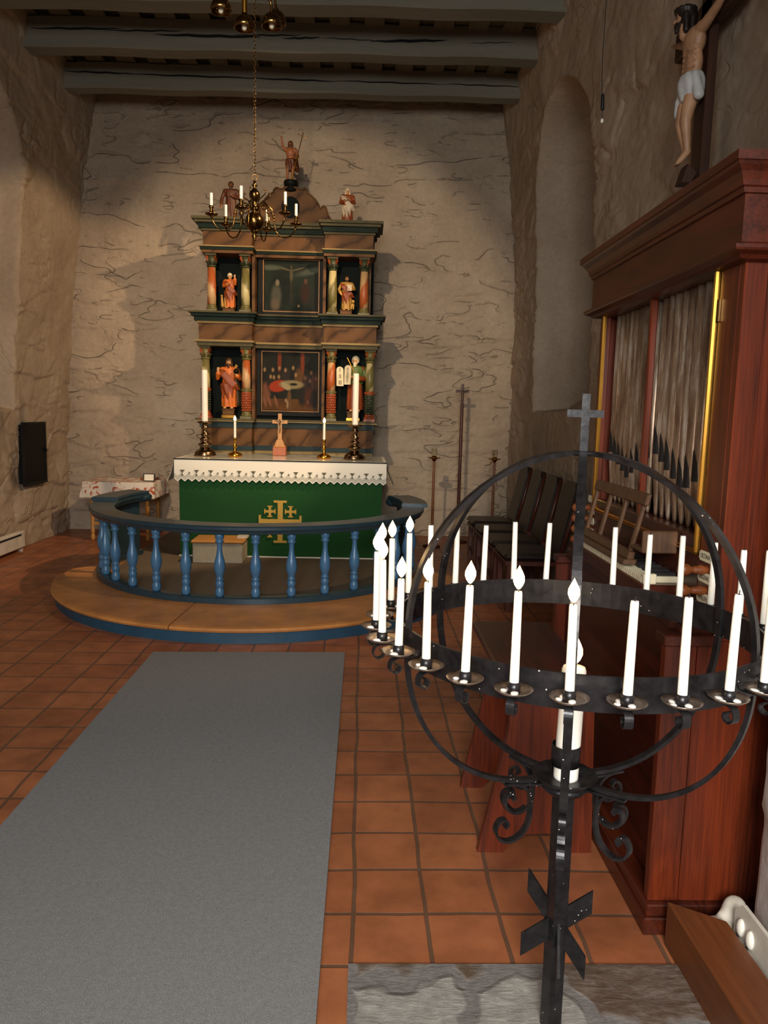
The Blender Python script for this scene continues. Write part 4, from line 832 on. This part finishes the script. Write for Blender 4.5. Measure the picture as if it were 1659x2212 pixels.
# ================================================================== CHOIR CHAIRS ALONG THE RIGHT WALL
def chair(loc, label):
    c = thing('choir_chair', loc, label, 'chair', None, R(-90))     # local -Y faces the nave
    T = Matrix.Translation((0, .20, .50)) @ Matrix.Rotation(R(-13), 4, 'X')
    b = MB(); b.prism([(-.20, 0), (.20, 0), (.20, .56), (.15, .62), (-.15, .62), (-.20, .56)], -.035, .02, None, 'y', T); b.build('backrest', M_['chairpad'], c)
    b = MB()
    for s in (-1, 1):
        q = MB(); q.tube([T @ Vector((s*.215, -.01, -.06)), T @ Vector((s*.215, 0, .3)), T @ Vector((s*.20, 0, .6))], .018, None, 8); q.build('back_post', M_['chairwood'], c)
        q = MB(); q.box((s*.215-.025, -.27, 0), (s*.215+.025, -.22, .42), bev=.005); q.build('leg', M_['chairwood'], c); q = MB(); q.box((s*.215-.025, .17, 0), (s*.215+.025, .22, .5), bev=.005); q.build('leg', M_['chairwood'], c)
    b = MB(); b.box((-.25, -.29, .40), (.25, .22, .44), bev=.005); b.build('seat_frame', M_['chairwood'], c)
    b = MB(); b.box((-.245, -.30, .44), (.245, .16, .51), bev=.03); b.build('seat', M_['chairpad'], c)
    b = MB(); b.box((-.2, -.26, .12), (.2, -.235, .16)); b.build('stretcher', M_['chairwood'], c)
for i, lab in enumerate(('black leather choir chair nearest the back wall', 'second black leather choir chair from the back wall', 'third black leather choir chair from the back wall', 'black leather choir chair nearest the organ')):
    chair((1.52, 8.52-i*.64, 0), lab)

# ================================================================== ORGAN
og = thing('pipe_organ', (1.5, 3.0, 0), 'small red mahogany pipe organ with gilt framed front standing by the right wall', 'organ')
def ob(a, b_): return tuple(a[i]-(1.5, 3.0, 0)[i] for i in range(3)), tuple(b_[i]-(1.5, 3.0, 0)[i] for i in range(3))
def part(name, mat, *boxes, bev=.004):
    b = MB()
    for bx in boxes: b.box(*ob(bx[0], bx[1]), bev=bev)
    return b.build(name, M_[mat], og)
XF, Y0, Y1 = 1.12, 2.30, 3.69
part('plinth', 'mahogy', ((.945, 2.265, 0), (1.93, 3.72, .06)), ((.955, 2.275, .06), (1.93, 3.71, .10)))
part('lower_case', 'mahogy', ((1.02, Y0+.03, .10), (1.92, Y1-.03, 1.02)))
part('near_end_panel', 'mahog', ((.965, Y0, .10), (1.065, Y0+.035, .98)), ((1.067, Y0, .10), (1.93, Y0+.035, .98)), bev=.002)
part('far_end_panel', 'mahog', ((.965, Y1-.035, .10), (1.93, Y1, .98)))
part('key_cheek', 'mahogy', ((.955, Y0-.012, .965), (XF+.0, Y0+.07, 1.0)), ((.97, Y0, .98), (XF, Y0+.04, .985)))
part('key_cheek', 'mahogy', ((.955, Y1-.07, .965), (XF, Y1+.012, 1.0)))
# upper case
part('near_side_panel', 'mahog', ((XF, Y0, .98), (XF+.07, Y0+.03, 2.16)), ((XF+.07, Y0+.006, .98), (1.92, Y0+.03, 2.16)), bev=.003)
part('far_side_panel', 'mahog', ((XF, Y1-.03, .98), (1.92, Y1, 2.16)))
part('back_panel', 'mahog', ((1.88, Y0+.03, .98), (1.92, Y1-.03, 2.3)))
part('front_stile', 'mahog', ((XF-.0, Y0+.031, 1.0), (XF+.03, Y0+.155, 2.16)))
part('front_stile', 'mahog', ((XF-.0, Y1-.07, 1.0), (XF+.03, Y1-.031, 2.16)))
part('lower_rail', 'mahogy', ((XF, Y0+.156, 1.0), (XF+.03, Y1-.071, 1.225)))
part('upper_rail', 'mahogy', ((XF, Y0+.156, 2.164), (XF+.03, Y1-.071, 2.22)))
part('centre_stile', 'mahog', ((XF+.004, 3.045, 1.25), (XF+.03, 3.075, 2.19)))
part('inner_sill', 'mahogy', ((XF+.002, Y0+.17, 1.225), (XF+.14, Y1-.08, 1.285)))
# gilt bead round the pipes
gz0, gz1, gy0, gy1 = 1.235, 2.150, 2.47, 3.615
for nm, a, c_ in (('gilt_bead', (gy0, gz0), (gy0, gz1)), ('gilt_bead', (gy1, gz0), (gy1, gz1)), ('gilt_bead', (gy0, gz1), (gy1, gz1)), ('gilt_bead', (gy0, gz0), (gy1, gz0))):
    b = MB(); sec = [(-.010, -.006), (.010, -.006), (.010, .002), (.006, .009), (0, .002), (-.006, .009), (-.010, .002)]
    b.sweep([(XF-.004-1.5, a[0]-3, a[1]), (XF-.004-1.5, c_[0]-3, c_[1])], sec, 'gold', up=(-1, 0, 0), smooth=False); b.build(nm, M_['gold'], og)
# moulded crown
def crown(name, z0, z1, out, bev=.004, mat='mahogy'):
    b = MB(); b.box(*ob((XF-out, Y0-out, z0), (1.92, Y1+out, z1)), bev=bev); return b.build(name, M_[mat], og)
def rings(name, prof, mat='mahogy'):
    vs = []; fs = []
    for o_, z in prof: vs += [(XF-o_-1.5, Y0-o_-3, z), (XF-o_-1.5, Y1+o_-3, z), (1.92-1.5, Y1+o_-3, z), (1.92-1.5, Y0-o_-3, z)]
    m = len(prof)
    for k in range(m-1):
        for q in range(4): w = (q+1) % 4; fs.append((k*4+q, k*4+w, k*4+4+w, k*4+4+q))
    fs.append((0, 1, 2, 3)); fs.append(tuple(m*4-4+q for q in range(4))); b = MB(); b.add(vs, fs, mat, False); return b.build(name, M_[mat], og)
rings('lower_moulding', [(.0, 2.135), (.03, 2.14), (.04, 2.15), (.062, 2.158), (.066, 2.164), (.066, 2.174), (.05, 2.180), (.036, 2.186)])
rings('frieze', [(.036, 2.186), (.036, 2.335)])
rings('crown_moulding', [(.036, 2.318), (.044, 2.320), (.046, 2.334), (.052, 2.338), (.056, 2.352), (.066, 2.372), (.080, 2.386), (.086, 2.394), (.090, 2.396), (.090, 2.422), (.03, 2.424)])
# pipes in two groups with V-shaped mouth lines
def pipe(y, r, zm, side):
    c = MB(); p = (XF+.062-1.5, y-3, 0); T = Matrix.Translation(p)
    c.lathe([(.006, 1.286), (.009, 1.30), (r, zm-.012), (r*.985, zm), (r*.985, zm+.03), (r, zm+.05), (r, 2.40)], 'pipe', 18, T)
    o = c.build('pipe', M_['pipe'], og)
    q = MB(); h = r*3.6; a_ = MB(); pts = []
    n = 9; vs = []; fs = []
    for i in range(n):                       # dark pointed mouth and flattened lip pressed into the round of the pipe
        th = (i/(n-1)-.5)*1.9; zt = zm+.012+h*math.sqrt(max(0, 1-abs(i/(n-1)-.5)*2)); rr = r+.0012; x = p[0]-rr*math.cos(th); yy = p[1]+rr*math.sin(th); vs += [(x, yy, zm-.008), (x, yy, zt)]
    for i in range(n-1): fs.append((2*i, 2*i+2, 2*i+3, 2*i+1))
    q.add(vs, fs, 'ink', False); q.build('mouth', M_['ink'], o)
for i in range(9):
    f = i/8; y = 2.515+.062*i; V_ = abs(f-.45)*2; pipe(y, .0265 if i % 3 else .0285, 1.42+.11*V_, 0)
for i in range(9):
    f = i/8; y = 3.10+.058*i; V_ = abs(f-.5)*2; pipe(y, .0245, 1.42+.10*V_, 1)
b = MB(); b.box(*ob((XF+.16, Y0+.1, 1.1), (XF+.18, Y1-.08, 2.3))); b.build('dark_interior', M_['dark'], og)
# hinge
part('hinge', 'bronze', ((XF-.008, 2.44, 1.98), (XF, 2.452, 2.05)), bev=.001)
# keyboard, keys, desk
part('key_slip', 'mahogy', ((.975, 2.56, 1.045), (1.12, 3.45, 1.10)))
part('key_bed', 'mahogy', ((1.0, Y0+.07, 1.0), (1.12, Y1-.07, 1.045)))
b = MB(); n = 42
for i in range(n): y = 2.60+.80*i/n; b.box(*ob((.985, y+.0008, 1.10), (1.115, y+.80/n-.0008, 1.122)), mat='ivory', bev=.0015)
b.build('white_keys', M_['ivory'], og)['kind'] = 'stuff'
b = MB()
for i in range(n):
    if i % 7 in (0, 1, 3, 4, 5): y = 2.60+.80*(i+1)/n; b.box(*ob((1.03, y-.005, 1.122), (1.115, y+.005, 1.134)), mat='ink', bev=.0015)
b.build('black_keys', M_['ink'], og)['kind'] = 'stuff'
part('key_block', 'ivory', ((.985, 2.575, 1.10), (1.03, 2.597, 1.135)), bev=.002)
mdT = axes((0, 1, 0), (.22, 0, .975), (1, 0, 0), (.99-1.5, 2.74-3, 1.155))    # u along the organ, v up and back
b = MB(); U1 = .60
b.box((0, 0, -.008), (U1, .03, .016), T=mdT, bev=.003); b.box((0, -.02, -.02), (U1, .0, .03), T=mdT, bev=.003); b.box((-.01, .205, -.006), (U1+.01, .25, .012), T=mdT, bev=.004)
for k in range(4): u_ = .01+k*(U1-.045)/3; b.box((u_, .03, -.004), (u_+.022, .205, .010), T=mdT, bev=.002)
md = b.build('music_desk', M_['deskwood'], og); md['label'] = 'slatted brown music desk'
part('desk_bracket', 'deskwood', ((.99, 2.62, 1.20), (1.115, 2.635, 1.28)), ((.99, 2.635, 1.20), (1.02, 2.74, 1.215)))
def knob(y, z, word):
    b = MB(); T = Matrix.Translation((XF-1.5, y-3, z)) @ Matrix.Rotation(R(-90), 4, 'Y')
    b.lathe([(.013, -.01), (.014, .012), (.017, .02), (.012, .034), (.013, .042), (.009, .05), (.018, .062), (.0205, .075), (.018, .088), (.008, .096), (0, .097)], 'amberk', 16, T); o = b.build('stop_knob', M_['amberk'], og)
    T2 = axes((0, -1, 0), (0, 0, 1), (-1, 0, 0), (XF-.002-1.5, y-3, z+.042)); q = MB(); w, h = .052, .0165
    q.prism([(-w+.008, -h), (w-.008, -h), (w, -h*.5), (w, h*.5), (w-.008, h), (-w+.008, h), (-w, h*.5), (-w, -h*.5)], 0, .003, None, 'z', T2); lab = q.build('stop_label', M_['ivory'], og)
    if word: text(word, .021, M_['ink'], lab, T2 @ Matrix.Translation((0, 0, .0032)), .0003, 'lettering', .78)
M_['amberk'] = wood('polished_knob', rgb(96, 48, 22), rgb(140, 76, 36))
for k, wd in enumerate(('OCTAVA 2', 'SESQUIALT', 'WALDFL.')): knob(2.395, 1.19-k*.068, wd)
for k in range(4): knob(3.655-.0, 1.235-k*.052, None)
# bench
bn = thing('organ_bench', (.7, 3.0, 0), 'dark red organ bench with splayed board legs in front of the organ', 'bench')
b = MB(); b.box((-.16, -.36, .66), (.20, .52, .70), bev=.008); b.build('seat', M_['mahogy'], bn)
for y in (-.25, .26):
    b = MB(); b.prism([(-.228, 0), (-.13, 0), (-.09, .05), (-.04, .075), (.04, .08), (.10, .05), (.13, 0), (.215, 0), (.19, .66), (-.12, .66), (-.125, .5)], y-.015, y+.015, None, 'y'); b.build('end_board', M_['mahog'], bn)
b = MB(); b.box((-.02, -.235, .28), (.01, .245, .38)); b.build('stretcher', M_['mahogy'], bn)

# ================================================================== WALL CRUCIFIX, right wall
cx_ = thing('wall_crucifix', (1.84, 4.42, 3.05), 'large painted crucifix hanging high on the right wall above the organ', 'crucifix', None, R(-90))
# local: X' -> world -Y? (rz=-90: local +X points to world -Y, local -Y points to world -X)
b = MB(); b.box((-.07, -.02, -.12), (.07, .03, 1.35), bev=.006); b.build('upright', M_['cwood'], cx_); b = MB(); b.box((-.42, -.02, .73), (.42, .03, .89), bev=.006); b.build('crossbeam', M_['cwood'], cx_)
sk, hb, lb = MB(), MB(), MB(); k = 1
hc = V(-.035, -.12, .80); eb = head(sk, hb, hc, .056, (-.45, -1, -.1), 1.0, True)
for i in range(14): a = 2*PI*i/14; hb.cap(hc+V(.052*math.cos(a), .052*math.sin(a), .03), hc+V(.056*math.cos(a+.5), .056*math.sin(a+.5), .042), .009, .008)
sk.ball((0, -.075, .66), (.095, .055, .085)); sk.ball((0, -.072, .55), (.075, .046, .10)); sk.ball((0, -.07, .455), (.08, .05, .06)); sk.cap((-.09, -.07, .705), (.09, -.07, .705), .034, .034)
for s in (-1, 1):
    sk.cap((s*.10, -.07, .70), (s*.225, -.055, .745), .030, .023); sk.cap((s*.225, -.055, .745), (s*.35, -.04, .80), .022, .015); hand(sk, (s*.35, -.04, .80), (s, -.1, .35), .065)
    sk.cap((s*.04, -.075, .43), (s*.032, -.105, .25), .047, .031); sk.cap((s*.032, -.105, .25), (s*.014, -.075, .09), .031, .017); sk.cap((s*.014, -.075, .09), (s*.010, -.12, .035), .020, .016)
    for t_ in range(4): sk.cap((s*.012+(t_-1.5)*.008, -.118, .035), (s*.012+(t_-1.5)*.009, -.135, .022), .006, .005)
    for q in range(4): sk.cap((s*.03, -.117, .61-q*.028), (s*.07, -.098, .602-q*.03), .007, .006)
robe(lb, [(.35, .072, .052), (.40, .092, .066), (.455, .097, .068), (.49, .086, .058)], 8, .06, y0=-.077); lb.cap((.08, -.09, .47), (.10, -.07, .36), .022, .030); lb.cap((-.05, -.12, .37), (-.07, -.11, .31), .02, .024)
finish(cx_, 1, [('figure_of_christ', sk, 'cskin', .0062), ('hair', hb, 'hairk', .006), ('eyes', eb, 'hairk', 0), ('loincloth', lb, 'loin', .007)])
b = MB(); b.prism([(-.05, 0), (-.10, .0), (-.07, .10), (-.02, .05)], -.05, .05, None, 'x', Matrix.Translation((0, -.01, -.08))); b.build('foot_rest', M_['cwood'], cx_)

# hanging microphone
mc = thing('hanging_microphone', (1.60, 5.52, 3.70), 'small black microphone hanging on a thin cable near the right wall', 'microphone')
b = MB(); b.tube([(0, 0, 2.2), (-.012, 0, 1.2), (-.02, 0, .4), (-.012, 0, .2), (-.004, 0, .165)], .0025, 'ink', 5); b.build('cable', M_['ink'], mc); b = MB(); b.cap((-.004, 0, .16), (.0, 0, .075), .012, .013); b.build('body', M_['ink'], mc)
b = MB(); b.tube([(0, 0, .07), (.001, 0, .01)], .002, 'ink', 5); b.build('stem', M_['ink'], mc); b = MB(); b.ball((.002, 0, -.004), (.011, .011, .016)); b.build('pale_tip', M_['wax'], mc)  # short wire and a pale ball below the black body
# white junction boxes on the wall behind the organ
for p, h_, lab in (((1.88, 3.83, 2.5), .12, 'small white junction box on the wall above the far corner of the organ'), ((1.88, 3.86, 2.18), .2, 'narrow white cable box beside the far edge of the organ')):
    o = thing('junction_box', p, lab, 'box'); b = MB(); b.box((0, -.04, -h_/2), (.05, .04, h_/2), bev=.008); b.build('case', M_['radiator'], o); b = MB(); b.box((-.01, -.02, -h_/4), (0, .02, h_/4), bev=.004); b.build('cover', M_['radiator'], o)

# ================================================================== CHANDELIERS
ch = thing('brass_chandelier', (-.986, 7.0, 3.30), 'brass chandelier with curled arms hanging in front of the altarpiece', 'chandelier')
b = MB(); b.ball((0, 0, 0), .085, 'bronze', 28); b.lathe([(.02, -.14), (.012, -.135), (.03, -.12), (.012, -.105), (.03, -.09), (.04, -.075)], 'bronze', 18); b.ball((0, 0, -.148), .014, 'bronze'); b.build('ball', M_['bronze'], ch)
b = MB(); b.lathe([(.035, .07), (.02, .085), (.04, .10), (.04, .115), (.016, .13), (.026, .145), (.014, .16), (.022, .175), (.045, .2), (.048, .235), (.04, .25), (.018, .275), (.012, .29), (.026, .305), (.012, .325), (.012, .345), (0, .35)], 'bronze', 20); b.tube([(.024*math.cos(q), 0, .372+.024*math.sin(q)) for q in [2*PI*i/16 for i in range(16)]], .004, 'bronze', 6, closed=True); b.build('shaft', M_['bronze'], ch)
angs = [-99, -159, -39, 21, 141, 81]
armM = None
def armparts():
    a = link('arm', None, ch); a.empty_display_size = .02; b = MB()
    b.tube([(.03, 0, .10), (.07, 0, .145), (.12, 0, .15), (.155, 0, .12), (.165, 0, .07), (.175, 0, .01), (.19, 0, -.06), (.23, 0, -.10), (.28, 0, -.105), (.325, 0, -.085), (.36, 0, -.04), (.375, 0, .0)], .0065, None, 8)
    b.tube([(.12+.03*math.cos(q)*(1-q/12), 0, .105+.03*math.sin(q)*(1-q/12)) for q in [-.5+i*.5 for i in range(14)]], .004, None, 6)
    for z, r in ((.08, .011), (.055, .013), (.03, .011)): b.ball((.168+(.08-z)*.15, 0, z), r, None, 10)
    b.build('branch', M_['bronze'], a)
    b = MB(); b.tube([(.03, 0, .115), (.06, 0, .18), (.10, 0, .20), (.13, 0, .215), (.14, 0, .24), (.128, 0, .25)], .004, None, 6); b.ball((.128, 0, .252), .009); b.build('scroll', M_['bronze'], a)
    b = MB(); b.lathe([(.006, -.01), (.02, .0), (.052, .012), (.056, .02), (.03, .018), (0, .018)], 'bronze', 22, Matrix.Translation((.375, 0, .005))); b.build('drip_pan', M_['bronze'], a)
    b = MB(); b.lathe([(.01, .018), (.008, .03), (.02, .04), (.012, .055), (.02, .07), (.022, .085), (0, .085)], 'bronze', 16, Matrix.Translation((.375, 0, .005))); b.build('cup', M_['bronze'], a)
    return a
names = ['nearest the camera, left of the shaft', 'leftmost', 'front right', 'far right, behind the front right one', 'lowest on the left, behind the leftmost one', 'hidden behind the brass ball']
for i, a in enumerate(angs):
    if armM is None: ar = armM = armparts()
    else: ar = clone(armM, ch)
    ar.rotation_euler = (0, 0, R(a))
    if i < 6: candle((-.986+.375*math.cos(R(a)), 7.0+.375*math.sin(R(a)), 3.391), .0125, .012, .105, 'unlit white chandelier candle, '+names[i], 'candles on the brass chandelier', name='chandelier_candle')
cn = MB(); z = 3.69; i = 0
def ring_link(z, rot, r=.010, l=.017):
    pts = [(r*math.cos(q), 0, l*math.sin(q)) for q in [2*PI*i/10 for i in range(10)]]; cn.tube(pts, .0022, 'bronze', 5, closed=True, T=Matrix.Translation((0, 0, z)) @ Matrix.Rotation(rot, 4, 'Z'))
for i in range(66): ring_link(.42+i*.029, PI/2*(i % 2)+.6)
cn.build('chain', M_['bronze'], ch)['kind'] = 'stuff'
# lamp with brass bells nearer the camera
pl = thing('bell_lamp', (-.545, 3.55, 3.30), 'cluster of dark brass bell shades hanging from the ceiling beams', 'lamp')
b = MB(); b.cap((0, 0, .05), (0, 0, 2.25), .012, .012); b.ball((0, 0, .16), .03); b.build('rod', M_['brass'], pl)
bell = [(.0, .056), (.012, .056), (.016, .048), (.028, .042), (.038, .029), (.044, .012), (.0455, -.004), (.042, -.005), (.038, .012), (.026, .033), (0, .04)]
for (x, y, z) in ((0, 0, 0), (-.095, -.03, .05), (.115, .02, .02), (.125, .09, .065)):
    T = Matrix.Translation((x, y, z)); b = MB(); b.lathe(bell, 'bronze', 24, T, caps=False); o = b.build('bell_shade', M_['bronze'], pl)
    if x: q = MB(); q.tube([(x, y, z+.058), (x*.95, y*.95, z+.10), (x*.5, y*.5, z+.13), (0, 0, .17)], .006, None, 7); q.build('arm', M_['bronze'], pl)
    q = MB(); q.ball((x, y, z+.004), (.012, .012, .016)); q.build('bulb', M_['ivory'], o)

# ================================================================== GLOBE CANDELABRA
GX, GY, ZR, RG = .572, 1.97, 1.102, .468
gb = thing('globe_candelabra', (GX, GY, 0), 'black wrought iron globe shaped candle stand with cross on top in the foreground', 'candelabra')
b = MB(); b.sweep([(RG*math.cos(2*PI*i/96), RG*math.sin(2*PI*i/96), ZR) for i in range(96)], [(-.003, -.039), (.003, -.039), (.003, .039), (-.003, .039)], 'iron', up=(0, 0, 1), closed=True, smooth=False); b.build('ring', M_['iron'], gb)
TOPZ, HUBZ = 1.578, .69
MA = [-106+60*j for j in range(6)]
for a in MA:
    ca, sa = math.cos(R(a)), math.sin(R(a)); T = Matrix.Rotation(R(a), 4, 'Z')
    p = [((RG-.006)*math.cos(q), 0, ZR+.03+(TOPZ-ZR-.03)*math.sin(q)) for q in [PI/2*i/22 for i in range(23)]]
    p = [(RG-.006, 0, ZR-.03)]+p; b = MB(); b.strip(p, .021, .012, lambda i: (1, 0, .3) if i < 12 else (0, 0, 1), None, T=T); b.build('upper_hoop', M_['iron'], gb)
    p = [(.085+(RG-.09)*math.cos(q)**.9, 0, ZR-.03-(ZR-.03-HUBZ-.005)*math.sin(q)) for q in [PI/2*i/20*.999 for i in range(21)]]
    b = MB(); b.strip(p, .019, .011, lambda i: (1, 0, -.3) if i < 9 else (0, 0, -1), None, T=T); b.ball((RG-.012, 0, ZR), .006, None, 8, T=T); b.build('lower_hoop', M_['iron'], gb)
    # C-scroll under the hub
    sp = [(.175, 0, .69), (.135, 0, .685), (.108, 0, .66), (.10, 0, .62), (.104, 0, .575), (.125, 0, .54), (.158, 0, .525), (.188, 0, .535), (.20, 0, .562), (.19, 0, .585), (.172, 0, .588), (.165, 0, .574), (.174, 0, .565)]
    def cr_(P, n=4):
        o = []
        for i in range(len(P)-1):
            a0 = Vector(P[max(i-1, 0)]); a1 = Vector(P[i]); a2 = Vector(P[i+1]); a3 = Vector(P[min(i+2, len(P)-1)])
            for k in range(n): t_ = k/n; o.append(.5*((2*a1)+(a2-a0)*t_+(2*a0-5*a1+4*a2-a3)*t_*t_+(3*a1-a0-3*a2+a3)*t_**3))
        return o+[Vector(P[-1])]
    b = MB(); b.sweep(cr_(sp), [(-.0035, -.010), (.0035, -.010), (.0035, .010), (-.0035, .010)], None, up=(0, 1, 0), smooth=False, T=T); b.build('scroll', M_['iron'], gb)
    sp2 = [(.112, 0, .618), (.135, 0, .608), (.16, 0, .612), (.175, 0, .632), (.172, 0, .655), (.157, 0, .662), (.148, 0, .65), (.156, 0, .643)]
    b = MB(); b.sweep(cr_(sp2), [(-.003, -.009), (.003, -.009), (.003, .009), (-.003, .009)], None, up=(0, 1, 0), smooth=False, T=T); b.build('inner_scroll', M_['iron'], gb)
    b = MB(); b.strip([(.03, 0, .675), (.10, 0, .683), (.18, 0, .69)], .018, .006, (0, 0, 1), None, T=T); b.build('hub_arm', M_['iron'], gb)
b = MB(); b.lathe([(0, TOPZ-.004), (.035, TOPZ-.004), (.037, TOPZ+.002), (.03, TOPZ+.006), (0, TOPZ+.006)], 'iron', 24); b.build('crown_disc', M_['iron'], gb)
cz = TOPZ+.004; w = .0105
b = MB(); b.prism([(-w, cz), (w, cz), (w, cz+.088), (.047, cz+.088), (.047, cz+.107), (w, cz+.107), (w, cz+.148), (-w, cz+.148), (-w, cz+.107), (-.047, cz+.107), (-.047, cz+.088), (-w, cz+.088)], -.004, .004, None, 'y', T=Matrix.Rotation(R(-4), 4, 'Z')); b.build('cross', M_['iron'], gb)
b = MB(); b.lathe([(0, .675), (.055, .675), (.075, .684), (.088, .70), (.085, .702), (.07, .690), (0, .688)], 'iron', 30); b.lathe([(.02, .64), (.05, .65), (.07, .672), (.02, .676)], 'iron', 24); b.build('hub_plate', M_['iron'], gb)
b = MB(); b.lathe([(.036, .728), (.039, .728), (.039, .785), (.036, .785)], 'iron', 24, caps=False)
for a in (0, 120, 240): b.strip([(.038, 0, .73), (.04, 0, .70), (.05, 0, .69)], .008, .003, (1, 0, 0), 'iron', T=Matrix.Rotation(R(a+20), 4, 'Z'))
b.build('candle_collar', M_['iron'], gb)
b = MB(); w = .0215; b.prism([(-w, -w), (w, -w), (w, w), (-w, w)], -.0787, .665, None, 'z', T=Matrix.Rotation(R(16), 4, 'Z')); b.build('post', M_['iron'], gb)
# flat bars crossing the post like a star
for az, dz, L in ((-6, .072, .096), (-34, -.10, .088), (78, .11, .12)):
    T = Matrix.Translation((.006 if az == 78 else 0, 0, .255)) @ Matrix.Rotation(R(az), 4, 'Z'); pts = [(-L, -dz-.034), (0, -.034), (L, dz-.034), (L, dz+.034), (0, .034), (-L, -dz+.034)]
    b = MB(); b.prism(pts, -.004, .004, None, 'y', T=T); b.build('star_bar', M_['iron'], gb)
b = MB(); b.ball((0, -.022, .255), .007, None, 10, T=Matrix.Rotation(R(16), 4, 'Z')); b.build('rivet', M_['iron'], gb)
# candle holders and candles around the ring
RP = .526; PZ = 1.099
def holder():
    h = link('holder', None, gb); h.empty_display_size = .02
    b = MB(); b.lathe([(0, .0), (.012, .001), (.030, .005), (.0400, .012), (.0405, .014), (.03, .008), (.012, .004), (0, .004)], 'pan', 26); b.build('drip_pan', M_['pan'], h)
    b = MB(); b.lathe([(.0115, .002), (.0135, .002), (.0135, .028), (.0115, .028)], 'iron', 18, caps=False); b.build('cup', M_['iron'], h)
    b = MB(); b.sweep(cr_([(-.055, 0, .006), (-.045, 0, -.004), (-.02, 0, -.004), (.006, 0, -.004), (.02, 0, -.012), (.022, 0, -.030), (.010, 0, -.040), (-.003, 0, -.034), (-.003, 0, -.022), (.005, 0, -.020)]), [(-.0015, -.009), (.0015, -.009), (.0015, .009), (-.0015, .009)], None, up=(0, 1, 0), smooth=False); b.build('bracket_scroll', M_['iron'], h)
    b = MB(); b.ball((.014, .006, .008), (.011, .008, .004)); b.ball((-.012, -.012, .007), (.012, .007, .003)); b.ball((.004, -.02, .007), (.007, .007, .003)); b.build('spilled_wax', M_['waxdrip'], h)
    return h
h0 = None; rr = random.Random(4)
LIT = {-1, -2, -3, -4, -5, -6, -7, -8, -9, -10}
LAB = {-1: 'lit taper on the front of the candle ring, in line with the post', -2: 'lit taper one place left of the post', -3: 'lit taper two places left of the post', -4: 'lit taper three places left of the post, in front of the outer hoop', -5: 'lit taper four places left of the post', -6: 'lit taper standing five places left of the post, in the crowded left end', -7: 'lit taper at the far left end of the ring, leftmost of all', -8: 'lit taper behind the leftmost one on the ring', -9: 'lit taper second from the rear end of the burning row', -10: 'lit taper at the rear end of the burning row, beside the unlit ones',
 0: 'unlit taper first to the right of the burning ones, front of ring', 1: 'unlit taper second to the right of the burning ones, front of ring', 2: 'unlit taper third to the right of the burning ones, front of ring', 3: 'unlit taper fourth to the right of the front flame, at picture edge'}
base = R(-93.9)
for k in range(-10, 20):
    a = base+(k*.2139 if k <= 3 else 3*.2139+(k-3)*.206); x, y = GX+RP*math.cos(a), GY+RP*math.sin(a)
    if h0 is None: h = h0 = holder()
    else: h = clone(h0, gb)
    h.location = (x-GX, y-GY, PZ); h.rotation_euler = (0, 0, a)
    lit = k in LIT; H = (.208+rr.uniform(-.006, .006)) if lit else .216+rr.uniform(-.014, .008)
    if k == -4: H = .196
    if k == -5: H = .182
    if k == -1: H = .198
    far = 19-k
    lab = LAB.get(k) or ('unlit taper at the right end of the ring, place %d counted from picture edge' % (k-3) if k < 8 else 'unlit taper on the rear of the ring, %s from its left end' % ('first second third fourth fifth sixth seventh eighth ninth tenth eleventh twelfth'.split()[19-k]))
    candle((x, y, PZ+.0045), .0100, .0082, H, lab, 'tapers around the iron candle ring', lit, 1.0, 2.2, (rr.uniform(-.018, .018), rr.uniform(-.018, .018)))
    if lit or k > 12: pass
candle((GX+.003, GY, .6885), .0335, .0325, .315, 'thick white pillar candle burning in the centre of the globe stand', None, True, 1.65, 3, (0, R(1.2)), name='pillar_candle')

GK = .955; up_ = 1.67*(1-GK)/GK
for ch_ in gb.children: ch_.location.z += up_
gb.location = (GX*GK, GY*GK, 0); gb.scale = (GK, GK, GK)
for o in list(C.objects):
    if o.get('category') == 'candle' and (o.name.startswith('taper') or o.name.startswith('pillar')) and o.parent is None:
        l = o.location; o.location = (l.x*GK, l.y*GK, 1.67+(l.z-1.67)*GK); o.scale = (GK, GK, GK)
# ================================================================== KERB, STONE, SOCKET PLATE
b = MB(); b.prism([(.998, 2.225), (.998, .6), (1.146, .6), (1.146, 2.13)], 0, .15, None, 'z'); o = b.build('wooden_kerb', M_['kerb']); bv = o.modifiers.new('b', 'BEVEL'); bv.width = .004; tag(o, 'brown wooden beam lying on the stone sill beside the pier', 'beam')
bs = MB(); bs.cap((1.11, 2.205, .06), (1.21, 2.19, .07), .045, .05); bs.cap((1.185, 2.20, .05), (1.205, 2.20, .145), .042, .038); bs.cap((1.165, 2.19, .12), (1.195, 2.175, .04), .022, .022); bs.box((1.08, 2.17, 0), (1.22, 2.245, .07))
o = bs.build('carved_stone', M_['jamb'], fix=False); remesh(o, .008, 5); tag(o, 'rounded pale carved stone fragment lying behind the wooden beam', 'stone')
sp_ = thing('socket_plate', (1.18, 2.0, .03), 'white plate with four oval caps fixed low on the pale pier', 'socket')
b = MB(); b.prism([(-.12, 0), (.13, 0), (.13, .16), (.09, .2), (-.12, .2)], -.012, .0, None, 'x'); b.build('plate', M_['radiator'], sp_)
for y, z in ((.085, .13), (.03, .13), (.085, .06), (.03, .06)):
    b = MB(); b.ball((-.014, y, z), (.012, .018, .028), None, 16); b.build('oval_cap', M_['white'], sp_); b = MB(); b.ball((-.024, y-.003, z-.024), (.004, .007, .004)); b.build('screw', M_['ink'], sp_)
